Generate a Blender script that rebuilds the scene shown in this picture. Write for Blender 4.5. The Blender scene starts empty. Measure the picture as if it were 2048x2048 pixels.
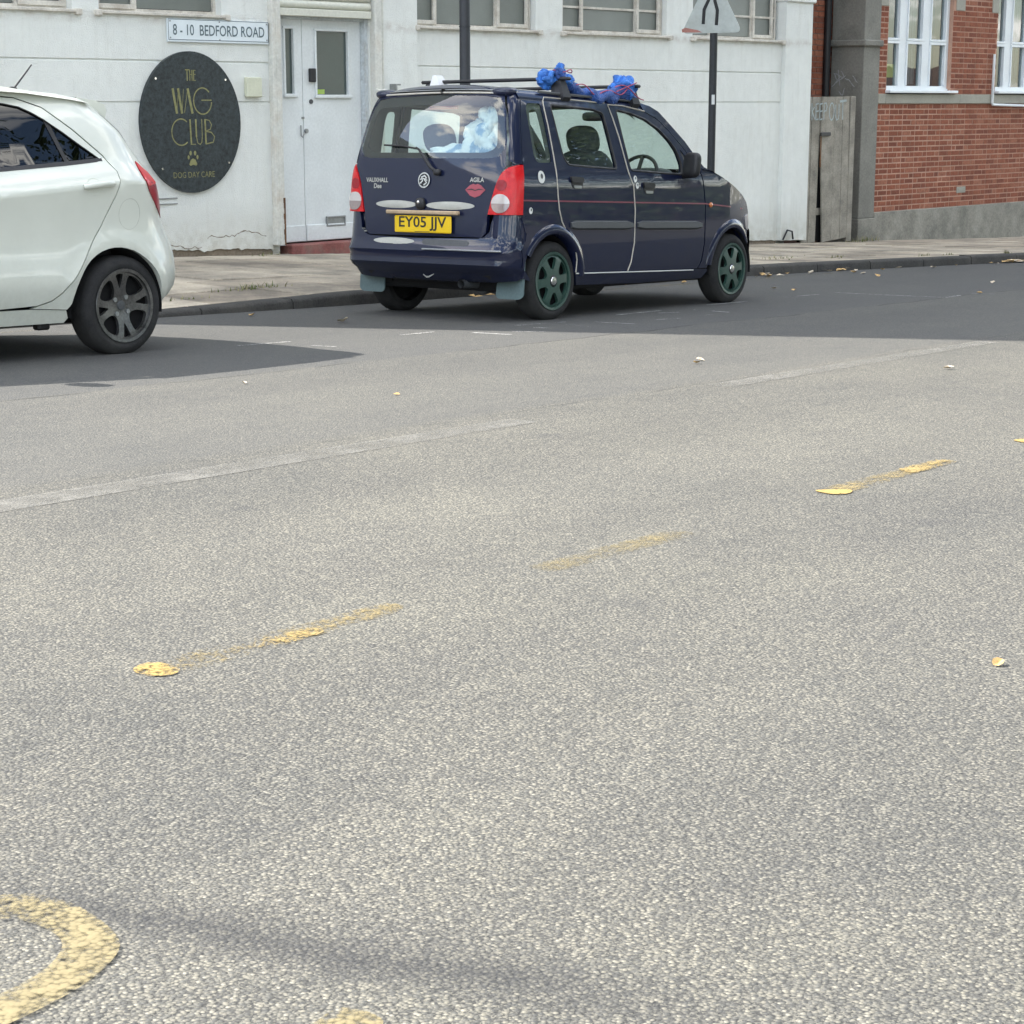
import bpy, bmesh, math, random
import numpy as np
from mathutils import Vector, Matrix, noise as mnoise
from mathutils.geometry import delaunay_2d_cdt

random.seed(7)
scn = bpy.context.scene
COL = scn.collection

# ------------------------------------------------------------------ camera
H = 1.017                                   # eye height above the road, seated driver
TH, PITCH = math.radians(38.0), math.radians(12.009)
cam = bpy.data.cameras.new('camera'); camo = bpy.data.objects.new('camera', cam); COL.objects.link(camo)
cam.sensor_width = 36.0; cam.lens = 36.0 * 3850 / 2048; cam.clip_end = 2000; cam.clip_start = 0.05
fwd = Vector((math.cos(TH) * math.cos(PITCH), math.sin(TH) * math.cos(PITCH), -math.sin(PITCH)))
rgt = Vector((math.sin(TH), -math.cos(TH), 0)); upv = rgt.cross(fwd)
camo.matrix_world = Matrix(((rgt.x, upv.x, -fwd.x, 0), (rgt.y, upv.y, -fwd.y, 0), (rgt.z, upv.z, -fwd.z, H), (0, 0, 0, 1)))
scn.camera = camo

# ------------------------------------------------------------------ sky, sun, exposure
SUN_EL = math.radians(43.0)
SUN_AZ = Vector((-0.489, 0.873, 0))         # towards the sun, behind the white building
world = bpy.data.worlds.new('World'); scn.world = world; world.use_nodes = True
nt = world.node_tree; nt.nodes.clear()
wo = nt.nodes.new('ShaderNodeOutputWorld'); bg = nt.nodes.new('ShaderNodeBackground')
sky = nt.nodes.new('ShaderNodeTexSky'); sky.sky_type = 'NISHITA'; sky.sun_disc = False
sky.sun_elevation = SUN_EL; sky.sun_rotation = math.atan2(SUN_AZ.x, SUN_AZ.y); sky.air_density = 1.0; sky.dust_density = 0.7
tc = nt.nodes.new('ShaderNodeTexCoord'); sep = nt.nodes.new('ShaderNodeSeparateXYZ')
nt.links.new(tc.outputs['Generated'], sep.inputs[0])
zz = nt.nodes.new('ShaderNodeMath'); zz.operation = 'ADD'; zz.inputs[1].default_value = 0.25
zm = nt.nodes.new('ShaderNodeMath'); zm.operation = 'MAXIMUM'; zm.inputs[1].default_value = 0.02
nt.links.new(sep.outputs[2], zz.inputs[0]); nt.links.new(zz.outputs[0], zm.inputs[0])
vd = nt.nodes.new('ShaderNodeVectorMath'); vd.operation = 'DIVIDE'
cmb = nt.nodes.new('ShaderNodeCombineXYZ')
for i in range(3): nt.links.new(zm.outputs[0], cmb.inputs[i])
nt.links.new(tc.outputs['Generated'], vd.inputs[0]); nt.links.new(cmb.outputs[0], vd.inputs[1])
cn = nt.nodes.new('ShaderNodeTexNoise'); cn.inputs['Scale'].default_value = 4.2; cn.inputs['Detail'].default_value = 8; cn.inputs['Roughness'].default_value = 0.58
nt.links.new(vd.outputs[0], cn.inputs['Vector'])
cr = nt.nodes.new('ShaderNodeValToRGB'); cr.color_ramp.elements[0].position = 0.50; cr.color_ramp.elements[1].position = 0.60
nt.links.new(cn.outputs['Fac'], cr.inputs[0])
cmx = nt.nodes.new('ShaderNodeMix'); cmx.data_type = 'RGBA'
cmx.inputs[7].default_value = (14.6, 14.3, 13.5, 1)
nt.links.new(cr.outputs['Color'], cmx.inputs[0]); nt.links.new(sky.outputs[0], cmx.inputs[6]); nt.links.new(cmx.outputs[2], bg.inputs['Color'])
bg.inputs['Strength'].default_value = 0.11
nt.links.new(bg.outputs[0], wo.inputs['Surface'])
sl = bpy.data.lights.new('sun', 'SUN'); sl.energy = 3.6; sl.angle = math.radians(0.53); sl.color = (1.0, 0.95, 0.87)
so = bpy.data.objects.new('sun', sl); COL.objects.link(so)
sd = Vector((SUN_AZ.x * math.cos(SUN_EL), SUN_AZ.y * math.cos(SUN_EL), math.sin(SUN_EL)))
so.rotation_euler = sd.to_track_quat('Z', 'Y').to_euler(); so.location = (0, 0, 30)
scn.view_settings.view_transform = 'Standard'; scn.view_settings.look = 'None'; scn.view_settings.gamma = 1.0
scn.view_settings.use_curve_mapping = False
scn.view_settings.exposure = 1.8
scn.cycles.max_bounces = 10; scn.cycles.transparent_max_bounces = 16

# ------------------------------------------------------------------ ground plane
SX, SY = -0.02973, -0.01509
def gz(x, y): return SX * x + SY * y
E1 = Vector((1, 0, SX)).normalized(); NZ = Vector((-SX, -SY, 1)).normalized(); E2 = NZ.cross(E1)
MG = Matrix((E1, E2, NZ)).transposed()      # columns: along street, across, up

# ------------------------------------------------------------------ mesh helpers
class MB:
    def __init__(s): s.v = []; s.f = []; s.m = []
    def add(s, vs, fs, mi=0):
        b = len(s.v); s.v += [tuple(v) for v in vs]; s.f += [tuple(i + b for i in f) for f in fs]; s.m += [mi] * len(fs); return s
    def box(s, x0, x1, y0, y1, z0, z1, c=0.0, mi=0, M=None):
        if c <= 0:
            vs = [(x, y, z) for z in (z0, z1) for y in (y0, y1) for x in (x0, x1)]
            fs = [(0, 2, 3, 1), (4, 5, 7, 6), (0, 1, 5, 4), (2, 6, 7, 3), (0, 4, 6, 2), (1, 3, 7, 5)]
        else:
            vs = []; ix = {}
            X = (x0, x1); Y = (y0, y1); Z = (z0, z1)
            for a in (0, 1):
                for b in (0, 1):
                    for d in (0, 1):
                        sx = 1 if a == 0 else -1; sy = 1 if b == 0 else -1; sz = 1 if d == 0 else -1
                        ix[a, b, d] = len(vs)
                        vs += [(X[a], Y[b] + sy * c, Z[d] + sz * c), (X[a] + sx * c, Y[b], Z[d] + sz * c), (X[a] + sx * c, Y[b] + sy * c, Z[d])]
            g = lambda a, b, d, k: ix[a, b, d] + k
            fs = []
            for a in (0, 1):
                q = [g(a, 0, 0, 0), g(a, 0, 1, 0), g(a, 1, 1, 0), g(a, 1, 0, 0)]; fs.append(q if a == 0 else q[::-1])
                q = [g(0, a, 0, 1), g(1, a, 0, 1), g(1, a, 1, 1), g(0, a, 1, 1)]; fs.append(q if a == 0 else q[::-1])
                q = [g(0, 0, a, 2), g(0, 1, a, 2), g(1, 1, a, 2), g(1, 0, a, 2)]; fs.append(q if a == 0 else q[::-1])
            for a in (0, 1):
                for b in (0, 1):
                    q = [g(a, b, 0, 0), g(a, b, 0, 1), g(a, b, 1, 1), g(a, b, 1, 0)]; fs.append(q if (a + b) % 2 else q[::-1])
                    q = [g(a, 0, b, 0), g(a, 0, b, 2), g(a, 1, b, 2), g(a, 1, b, 0)]; fs.append(q[::-1] if (a + b) % 2 else q)
                    q = [g(0, a, b, 1), g(0, a, b, 2), g(1, a, b, 2), g(1, a, b, 1)]; fs.append(q if (a + b) % 2 else q[::-1])
            for k, i in ix.items():
                q = (i, i + 1, i + 2); fs.append(q if sum(k) % 2 else q[::-1])
        if M is not None: vs = [M @ Vector(v) for v in vs]
        return s.add(vs, fs, mi)
    def tube(s, pts, r, n=8, cap=True, mi=0, closed=False):
        pts = [Vector(p) for p in pts]; k = len(pts); vs = []; fs = []
        rr = r if isinstance(r, (list, tuple)) else [r] * k
        prev = None
        for i, p in enumerate(pts):
            if closed: t = pts[(i + 1) % k] - pts[i - 1]
            else: t = (pts[min(i + 1, k - 1)] - pts[max(i - 1, 0)])
            t.normalize()
            if prev is None:
                a = Vector((0, 0, 1)) if abs(t.z) < 0.9 else Vector((1, 0, 0)); u = t.cross(a).normalized()
            else:
                u = prev - t * prev.dot(t)
                u = u.normalized() if u.length > 1e-6 else t.orthogonal().normalized()
            prev = u; w = t.cross(u)
            for j in range(n):
                a = 2 * math.pi * j / n; vs.append(p + (u * math.cos(a) + w * math.sin(a)) * rr[i])
        m = k if closed else k - 1
        for i in range(m):
            for j in range(n):
                a = i * n + j; b = i * n + (j + 1) % n; c = ((i + 1) % k) * n + (j + 1) % n; d = ((i + 1) % k) * n + j
                fs.append((a, b, c, d))
        if cap and not closed:
            fs.append(tuple(range(n))[::-1]); fs.append(tuple(range((k - 1) * n, k * n)))
        return s.add(vs, fs, mi)
    def cyl(s, p0, p1, r0, r1=None, n=16, mi=0): return s.tube([p0, p1], [r0, r0 if r1 is None else r1], n, True, mi)
    def lathe(s, prof, n=32, axis='y', c=(0, 0, 0), mi=0, close=False):
        vs = []; fs = []; k = len(prof)
        for j in range(n):
            a = 2 * math.pi * j / n; ca, sa = math.cos(a), math.sin(a)
            for r, h in prof:
                p = (r * ca, h, r * sa) if axis == 'y' else (r * ca, r * sa, h)
                vs.append((p[0] + c[0], p[1] + c[1], p[2] + c[2]))
        for j in range(n):
            for i in range(k if close else k - 1):
                a = j * k + i; b = j * k + (i + 1) % k; c2 = ((j + 1) % n) * k + (i + 1) % k; d = ((j + 1) % n) * k + i
                fs.append((a, b, c2, d))
        return s.add(vs, fs, mi)
    def blob(s, c, rad, e=0.6, nu=20, nv=12, nz=0.0, nf=3.0, seed=0, mi=0, M=None):
        vs = []; fs = []
        sg = lambda t, p: math.copysign(abs(t) ** p, t)
        for i in range(nv + 1):
            v = -math.pi / 2 + math.pi * i / nv
            for j in range(nu):
                u = 2 * math.pi * j / nu
                p = Vector((sg(math.cos(v), e) * sg(math.cos(u), e), sg(math.cos(v), e) * sg(math.sin(u), e), sg(math.sin(v), e)))
                if nz: p = p * (1 + nz * mnoise.fractal(p * nf + Vector((seed, seed * 2.3, 0)), 0.6, 2.0, 4))
                q = Vector((p.x * rad[0], p.y * rad[1], p.z * rad[2]))
                if M is not None: q = M @ q
                vs.append(q + Vector(c))
        for i in range(nv):
            for j in range(nu):
                fs.append((i * nu + j, i * nu + (j + 1) % nu, (i + 1) * nu + (j + 1) % nu, (i + 1) * nu + j))
        return s.add(vs, fs, mi)
    def prism(s, poly, fmap, d0, d1, mi=0):
        # poly 2D ccw, fmap(u,v,d) -> 3D
        n = len(poly); vs = [fmap(u, v, d0) for u, v in poly] + [fmap(u, v, d1) for u, v in poly]
        fs = [tuple(range(n)), tuple(range(2 * n - 1, n - 1, -1))] + [(i, i + n, (i + 1) % n + n, (i + 1) % n) for i in range(n)]
        return s.add(vs, fs, mi)
    def grid(s, fn, nu, nv, mi=0, flip=False):
        vs = [fn(i / nu, j / nv) for j in range(nv + 1) for i in range(nu + 1)]; fs = []
        for j in range(nv):
            for i in range(nu):
                a = j * (nu + 1) + i; q = (a, a + 1, a + nu + 2, a + nu + 1); fs.append(q[::-1] if flip else q)
        return s.add(vs, fs, mi)
    def mesh(s, name, smooth=None, fix=True):
        me = bpy.data.meshes.new(name); me.from_pydata(s.v, [], s.f)
        if any(s.m): me.polygons.foreach_set('material_index', s.m)
        if fix:
            bm = bmesh.new(); bm.from_mesh(me); bmesh.ops.recalc_face_normals(bm, faces=bm.faces); bm.to_mesh(me); bm.free()
        if smooth is not None:
            me.polygons.foreach_set('use_smooth', [True] * len(me.polygons)); me.set_sharp_from_angle(angle=math.radians(smooth))
        me.update(); return me
    def build(s, name, mats, parent=None, smooth=None, fix=True):
        me = s.mesh(name, smooth, fix)
        for m in (mats if isinstance(mats, (list, tuple)) else [mats]): me.materials.append(m)
        return link(name, me, parent)

def link(name, me, parent=None):
    o = bpy.data.objects.new(name, me); COL.objects.link(o)
    if parent is not None: o.parent = parent
    return o
def tag(o, label, cat, group=None, kind=None):
    if label: o['label'] = label
    if cat: o['category'] = cat
    if group: o['group'] = group
    if kind: o['kind'] = kind
    return o
def struct(o): o['kind'] = 'structure'; return o
def empty(name, M=None, label=None, cat=None, group=None):
    o = bpy.data.objects.new(name, None); COL.objects.link(o); o.empty_display_size = 0.2
    if M is not None: o.matrix_world = M
    if label: tag(o, label, cat, group)
    return o
def fil(poly, r=0.03, n=3):
    out = []; k = len(poly)
    for i in range(k):
        p = Vector(poly[i]); a = Vector(poly[i - 1]) - p; b = Vector(poly[(i + 1) % k]) - p
        ra = min(r, a.length * 0.45); rb = min(r, b.length * 0.45)
        A = p + a.normalized() * ra; B = p + b.normalized() * rb
        for j in range(n + 1):
            t = j / n; q = A * (1 - t) ** 2 + p * 2 * t * (1 - t) + B * t * t; out.append((q.x, q.y))
    return out
def circ(cx, cy, r, n=20, a0=0, a1=360, ry=None):
    full = abs(a1 - a0) >= 360; m = n if full else n + 1
    return [(cx + r * math.cos(math.radians(a0 + (a1 - a0) * i / n)), cy + (ry or r) * math.sin(math.radians(a0 + (a1 - a0) * i / n))) for i in range(m)]
def inside(P, poly):
    x, y = P[:, 0], P[:, 1]; r = np.zeros(len(P), bool); q = np.array(poly); n = len(q)
    for i in range(n):
        x0, y0 = q[i - 1]; x1, y1 = q[i]
        if y0 == y1: continue
        c = ((y0 > y) != (y1 > y)) & (x < (x1 - x0) * (y - y0) / (y1 - y0) + x0); r ^= c
    return r
def resamp(poly, st):
    o = []
    for i in range(len(poly)):
        a = np.array(poly[i]); b = np.array(poly[(i + 1) % len(poly)]); L = np.linalg.norm(b - a)
        if L < 1e-6: continue
        m = max(1, int(math.ceil(L / st)))
        for j in range(m): o.append(a + (b - a) * j / m)
    return o
def cdt(poly, holes=(), st=0.05, lines=()):
    pts = []; edges = []
    for lp in [poly] + list(holes):
        r = resamp(lp, st); b = len(pts); pts += r; edges += [(b + i, b + (i + 1) % len(r)) for i in range(len(r))]
    for ln in lines:
        q = []
        for a_, b_ in zip(ln, ln[1:]):
            n_ = max(1, int(math.dist(a_, b_) / st)); q += [np.array(a_) + (np.array(b_) - np.array(a_)) * k_ / n_ for k_ in range(n_)]
        q = np.array(q); ok = inside(q, poly)
        for h in holes: ok &= ~inside(q, h)
        q = q[ok]; b = len(pts); pts += list(q); edges += [(b + i, b + i + 1) for i in range(len(q) - 1) if np.linalg.norm(q[i + 1] - q[i]) < st * 1.6]
    bp = np.array(pts); lo = bp.min(0); hi = bp.max(0)
    gx, gy = np.meshgrid(np.arange(lo[0] + st / 2, hi[0], st), np.arange(lo[1] + st / 2, hi[1], st)); g = np.c_[gx.ravel(), gy.ravel()]
    if len(g):
        ok = inside(g, poly)
        for h in holes: ok &= ~inside(g, h)
        g = g[ok]
        if len(g):
            d = np.sqrt(((g[:, None, :] - bp[None]) ** 2).sum(2)).min(1); g = g[d > st * 0.45]
    allp = [Vector((float(p[0]), float(p[1]))) for p in pts] + [Vector((float(p[0]), float(p[1]))) for p in g]
    vo, eo, fo = delaunay_2d_cdt(allp, edges, [], 0, 1e-6)[:3]
    V = np.array([(v.x, v.y) for v in vo]); F = np.array([f for f in fo if len(f) == 3])
    c = V[F].mean(1); ok = inside(c, poly)
    for h in holes: ok &= ~inside(c, h)
    return V, F[ok]
def panel(mb, poly, holes, fmap, st=0.06, th=0.02, flip=False, mi=0, mb_back=1, lines=()):
    V, F = cdt(poly, holes, st, lines); n = len(V)
    vs = [fmap(u, v, 0.0) for u, v in V]
    fs = [tuple(int(i) for i in (f[::-1] if flip else f)) for f in F]
    if th <= 0: mb.add(vs, fs, mi); return
    back = [fmap(u, v, th) for u, v in V]
    cnt = {}
    for f in fs:
        for a, b in ((f[0], f[1]), (f[1], f[2]), (f[2], f[0])): cnt[(a, b)] = 1
    rim = [(a, b) for (a, b) in cnt if (b, a) not in cnt]
    b0 = len(mb.v)
    mb.add(vs, fs, mi); mb.add(back, [tuple(i for i in f[::-1]) for f in fs], mb_back)
    base = b0
    q = [(base + a, base + a + n, base + b + n, base + b) for a, b in rim]
    mb.f += q; mb.m += [mi] * len(q)

def ip(tab, z):
    if z <= tab[0][0]: return tab[0][1]
    for (a, b), (c, d) in zip(tab, tab[1:]):
        if z <= c: return b + (d - b) * (z - a) / (c - a)
    return tab[-1][1]
def sip(tab, z):
    # smooth (Catmull-Rom) interpolation
    xs = [t[0] for t in tab]; ys = [t[1] for t in tab]
    if z <= xs[0]: return ys[0]
    if z >= xs[-1]: return ys[-1]
    for i in range(len(xs) - 1):
        if z <= xs[i + 1]:
            h = xs[i + 1] - xs[i]; t = (z - xs[i]) / h
            m0 = (ys[i + 1] - ys[i - 1]) / (xs[i + 1] - xs[i - 1]) if i > 0 else (ys[1] - ys[0]) / (xs[1] - xs[0])
            m1 = (ys[i + 2] - ys[i]) / (xs[i + 2] - xs[i]) if i + 2 < len(xs) else (ys[-1] - ys[-2]) / (xs[-1] - xs[-2])
            return ((2 * t ** 3 - 3 * t * t + 1) * ys[i] + (t ** 3 - 2 * t * t + t) * h * m0 + (-2 * t ** 3 + 3 * t * t) * ys[i + 1] + (t ** 3 - t * t) * h * m1)

FONT_CACHE = {}
def text_mesh(mb, s, size, fmap, sx=1.0, bold=0.0, depth=0.001, mi=0, center=True):
    cu = bpy.data.curves.new('lettering', 'FONT'); cu.body = s; cu.size = size; cu.offset = bold; cu.extrude = 0; cu.resolution_u = 3
    o = bpy.data.objects.new('lettering', cu); COL.objects.link(o)
    dg = bpy.context.evaluated_depsgraph_get(); me = bpy.data.meshes.new_from_object(o.evaluated_get(dg))
    V = [(v.co.x * sx, v.co.y) for v in me.vertices]; F = [tuple(p.vertices) for p in me.polygons]
    bpy.data.objects.remove(o); bpy.data.curves.remove(cu); bpy.data.meshes.remove(me)
    if center:
        x0 = min(v[0] for v in V); x1 = max(v[0] for v in V); y0 = min(v[1] for v in V); y1 = max(v[1] for v in V)
        V = [(v[0] - (x0 + x1) / 2, v[1] - (y0 + y1) / 2) for v in V]
    mb.add([fmap(u, v, depth) for u, v in V], F, mi)
def stroke(mb, pts, w, fmap, depth=0.001, mi=0):
    # flat ribbon along 2D polyline
    P = [Vector(p) for p in pts]; k = len(P); vs = []
    for i in range(k):
        t = (P[min(i + 1, k - 1)] - P[max(i - 1, 0)]).normalized(); nn = Vector((-t.y, t.x)); ww = w[i] if isinstance(w, (list, tuple)) else w
        for sg in (-1, 1):
            q = P[i] + nn * sg * ww / 2; vs.append(fmap(q.x, q.y, depth))
    mb.add(vs, [(2 * i, 2 * i + 2, 2 * i + 3, 2 * i + 1) for i in range(k - 1)], mi)

# ------------------------------------------------------------------ materials
def nd(t, ty, **kw):
    n = t.nodes.new(ty)
    for k, v in kw.items(): n.inputs[k].default_value = v
    return n
def base_mat(name, col, rough=0.6, metal=0.0, spec=0.5, coat=0.0):
    m = bpy.data.materials.new(name); m.use_nodes = True; t = m.node_tree; b = t.nodes['Principled BSDF']
    b.inputs['Base Color'].default_value = (*col, 1); b.inputs['Roughness'].default_value = rough; b.inputs['Metallic'].default_value = metal
    b.inputs['Specular IOR Level'].default_value = spec; b.inputs['Coat Weight'].default_value = coat; b.inputs['Coat Roughness'].default_value = 0.03
    return m, t, b
def ramp(t, fac, stops):
    r = t.nodes.new('ShaderNodeValToRGB'); e = r.color_ramp.elements
    while len(e) < len(stops): e.new(0.5)
    for i, (p, c) in enumerate(stops):
        e[i].position = p; e[i].color = (*c, 1) if len(c) == 3 else c
    t.links.new(fac, r.inputs[0]); return r.outputs[0]
def mixc(t, fac, a, b, mode='MIX'):
    m = t.nodes.new('ShaderNodeMix'); m.data_type = 'RGBA'; m.blend_type = mode
    for s, v in ((0, fac), (6, a), (7, b)):
        if isinstance(v, bpy.types.NodeSocket): t.links.new(v, m.inputs[s])
        elif isinstance(v, (int, float)): m.inputs[s].default_value = v
        else: m.inputs[s].default_value = (*v, 1)
    return m.outputs[2]
def mth(t, op, a, b=0.0, clamp=False):
    m = t.nodes.new('ShaderNodeMath'); m.operation = op; m.use_clamp = clamp
    for i, v in enumerate((a, b)):
        if isinstance(v, bpy.types.NodeSocket): t.links.new(v, m.inputs[i])
        else: m.inputs[i].default_value = v
    return m.outputs[0]
def noi(t, vec, scale, detail=4, rough=0.55):
    n = nd(t, 'ShaderNodeTexNoise', Scale=scale, Detail=detail, Roughness=rough)
    if vec is not None: t.links.new(vec, n.inputs['Vector'])
    return n.outputs['Fac']
def ocoord(t, scale=None):
    c = t.nodes.new('ShaderNodeTexCoord').outputs['Object']
    if scale:
        m = t.nodes.new('ShaderNodeMapping'); m.inputs['Scale'].default_value = scale; t.links.new(c, m.inputs[0]); c = m.outputs[0]
    return c
def bump(t, b, h, strength=0.3, dist=0.01):
    n = nd(t, 'ShaderNodeBump', Strength=strength, Distance=dist); t.links.new(h, n.inputs['Height']); t.links.new(n.outputs[0], b.inputs['Normal']); return n
def vary(name, col, rough=0.6, amt=0.12, scale=6.0, fine=60.0, bmp=0.0, metal=0.0, coat=0.0, spec=0.5, dirt=None, dirt_amt=0.5, dscale=2.0):
    m, t, b = base_mat(name, col, rough, metal, spec, coat); c = ocoord(t)
    n1 = noi(t, c, scale, 5); n2 = noi(t, c, fine, 3)
    s = mth(t, 'ADD', mth(t, 'MULTIPLY', n1, 0.6), mth(t, 'MULTIPLY', n2, 0.4))
    lo = tuple(x * (1 - amt * 2) for x in col); hi = tuple(min(1, x * (1 + amt * 2)) for x in col)
    colr = ramp(t, s, [(0.3, lo), (0.7, hi)])
    if dirt:
        d = noi(t, c, dscale, 8, 0.65); f = ramp(t, d, [(0.48, (0, 0, 0)), (0.72, (dirt_amt,) * 3)]); colr = mixc(t, f, colr, dirt)
    t.links.new(colr, b.inputs['Base Color'])
    rr = mth(t, 'ADD', rough - 0.08, mth(t, 'MULTIPLY', n1, 0.16)); t.links.new(rr, b.inputs['Roughness'])
    if bmp: bump(t, b, n2, bmp, 0.01)
    return m
M = {}
def asphalt():
    m, t, b = base_mat('asphalt', (0.1, 0.1, 0.1), 0.85, spec=0.35); c = ocoord(t)
    sp = t.nodes.new('ShaderNodeSeparateXYZ'); t.links.new(c, sp.inputs[0]); X, Y = sp.outputs[0], sp.outputs[1]
    v = nd(t, 'ShaderNodeTexVoronoi', Scale=138.0); t.links.new(c, v.inputs['Vector'])
    v2 = nd(t, 'ShaderNodeTexVoronoi', Scale=310.0); t.links.new(c, v2.inputs['Vector'])
    sv = t.nodes.new('ShaderNodeSeparateColor'); t.links.new(v.outputs['Color'], sv.inputs[0])
    sv2 = t.nodes.new('ShaderNodeSeparateColor'); t.links.new(v2.outputs['Color'], sv2.inputs[0])
    chip = ramp(t, sv.outputs[0], [(0.0, (0.052, 0.054, 0.056)), (0.35, (0.089, 0.090, 0.088)), (0.60, (0.130, 0.127, 0.115)), (0.86, (0.170, 0.164, 0.142)), (1.0, (0.222, 0.215, 0.19))])
    chip2 = ramp(t, sv2.outputs[1], [(0.0, (0.030, 0.031, 0.032)), (0.6, (0.072, 0.072, 0.070)), (1.0, (0.14, 0.136, 0.12))])
    gap = ramp(t, v.outputs['Distance'], [(0.34, (0, 0, 0)), (0.58, (1, 1, 1))])
    colr = mixc(t, gap, chip, chip2)
    # warm / yellow tint and tone over metres
    n1 = noi(t, c, 0.55, 6, 0.6); n2 = noi(t, c, 2.3, 6, 0.65)
    tone = ramp(t, mth(t, 'ADD', mth(t, 'MULTIPLY', n1, 0.55), mth(t, 'MULTIPLY', n2, 0.45)), [(0.35, (0.88, 0.885, 0.89)), (0.5, (1.03, 1.02, 1.0)), (0.64, (1.16, 1.145, 1.095))])
    colr = mixc(t, 1.0, colr, tone, 'MULTIPLY'); colr = mixc(t, 1.0, colr, (1.03, 1.015, 0.975), 'MULTIPLY')
    cb = ocoord(t, (0.12, 1.0, 1)); band = noi(t, cb, 1.5, 4, 0.5)
    colr = mixc(t, 1.0, colr, ramp(t, band, [(0.35, (0.92, 0.92, 0.925)), (0.65, (1.10, 1.095, 1.08))]), 'MULTIPLY')
    sv_ = nd(t, 'ShaderNodeTexVoronoi', Scale=1.15); wv_ = t.nodes.new('ShaderNodeVectorMath'); wv_.operation = 'ADD'; nw = nd(t, 'ShaderNodeTexNoise', Scale=7.0, Detail=4.0); t.links.new(c, nw.inputs['Vector']); sc_ = t.nodes.new('ShaderNodeVectorMath'); sc_.operation = 'SCALE'; sc_.inputs['Scale'].default_value = 0.22; t.links.new(nw.outputs['Color'], sc_.inputs[0]); t.links.new(c, wv_.inputs[0]); t.links.new(sc_.outputs[0], wv_.inputs[1]); t.links.new(wv_.outputs[0], sv_.inputs['Vector'])
    spot = ramp(t, sv_.outputs['Distance'], [(0.02, (0.4, 0.4, 0.4)), (0.10, (0, 0, 0))]); colr = mixc(t, spot, colr, (0.05, 0.05, 0.052))
    # dark scuffs stretched across the traffic direction
    cs = ocoord(t, (2.2, 7.0, 1)); sc = noi(t, cs, 1.3, 7, 0.7)
    f = ramp(t, sc, [(0.58, (0, 0, 0)), (0.75, (0.55, 0.55, 0.55))]); colr = mixc(t, f, colr, (0.045, 0.046, 0.048))
    # resurfaced strip beyond the longitudinal joint: finer, darker chippings
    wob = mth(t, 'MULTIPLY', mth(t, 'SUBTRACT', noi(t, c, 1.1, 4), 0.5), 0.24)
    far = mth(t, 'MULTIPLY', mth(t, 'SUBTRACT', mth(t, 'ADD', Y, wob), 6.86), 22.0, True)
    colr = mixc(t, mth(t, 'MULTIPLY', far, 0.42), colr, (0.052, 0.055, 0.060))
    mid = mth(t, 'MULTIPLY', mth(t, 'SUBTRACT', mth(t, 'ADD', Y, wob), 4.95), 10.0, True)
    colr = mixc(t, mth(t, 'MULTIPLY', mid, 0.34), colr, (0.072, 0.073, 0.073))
    # open joints
    for y0, wd, k in ((6.86, 0.022, 0.75), (4.94, 0.02, 0.4)):
        j = mth(t, 'ABSOLUTE', mth(t, 'SUBTRACT', mth(t, 'ADD', Y, wob), y0)); j = mth(t, 'SUBTRACT', 1.0, mth(t, 'DIVIDE', j, wd), True)
        brk = ramp(t, noi(t, c, 3.0, 4), [(0.42, (0, 0, 0)), (0.55, (1, 1, 1))])
        colr = mixc(t, mth(t, 'MULTIPLY', mth(t, 'MULTIPLY', j, brk), k), colr, (0.02, 0.02, 0.02))
    # oily tyre drag mark in the foreground
    px = mth(t, 'SUBTRACT', X, 1.70); py = mth(t, 'SUBTRACT', Y, 1.70)
    along = mth(t, 'ADD', mth(t, 'MULTIPLY', px, 0.957), mth(t, 'MULTIPLY', py, 0.29))
    across = mth(t, 'SUBTRACT', mth(t, 'MULTIPLY', py, 0.957), mth(t, 'MULTIPLY', px, 0.29))
    wv = mth(t, 'ADD', along, mth(t, 'MULTIPLY', mth(t, 'SUBTRACT', noi(t, c, 4.0, 4), 0.5), 0.12))
    sm = mth(t, 'SUBTRACT', 1.0, mth(t, 'DIVIDE', mth(t, 'ABSOLUTE', wv), 0.105), True)
    se = mth(t, 'SUBTRACT', 1.0, mth(t, 'DIVIDE', mth(t, 'ABSOLUTE', across), 0.62), True)
    colr = mixc(t, mth(t, 'MULTIPLY', mth(t, 'MULTIPLY', sm, mth(t, 'MULTIPLY', se, 2.0, True)), 0.62), colr, (0.024, 0.025, 0.028))
    t.links.new(colr, b.inputs['Base Color'])
    hgt = mth(t, 'SUBTRACT', 1.0, v.outputs['Distance']); hgt = mth(t, 'ADD', hgt, mth(t, 'MULTIPLY', sv.outputs[1], 0.6))
    bump(t, b, hgt, 0.6, 0.005)
    return m
M['asphalt'] = asphalt()

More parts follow.
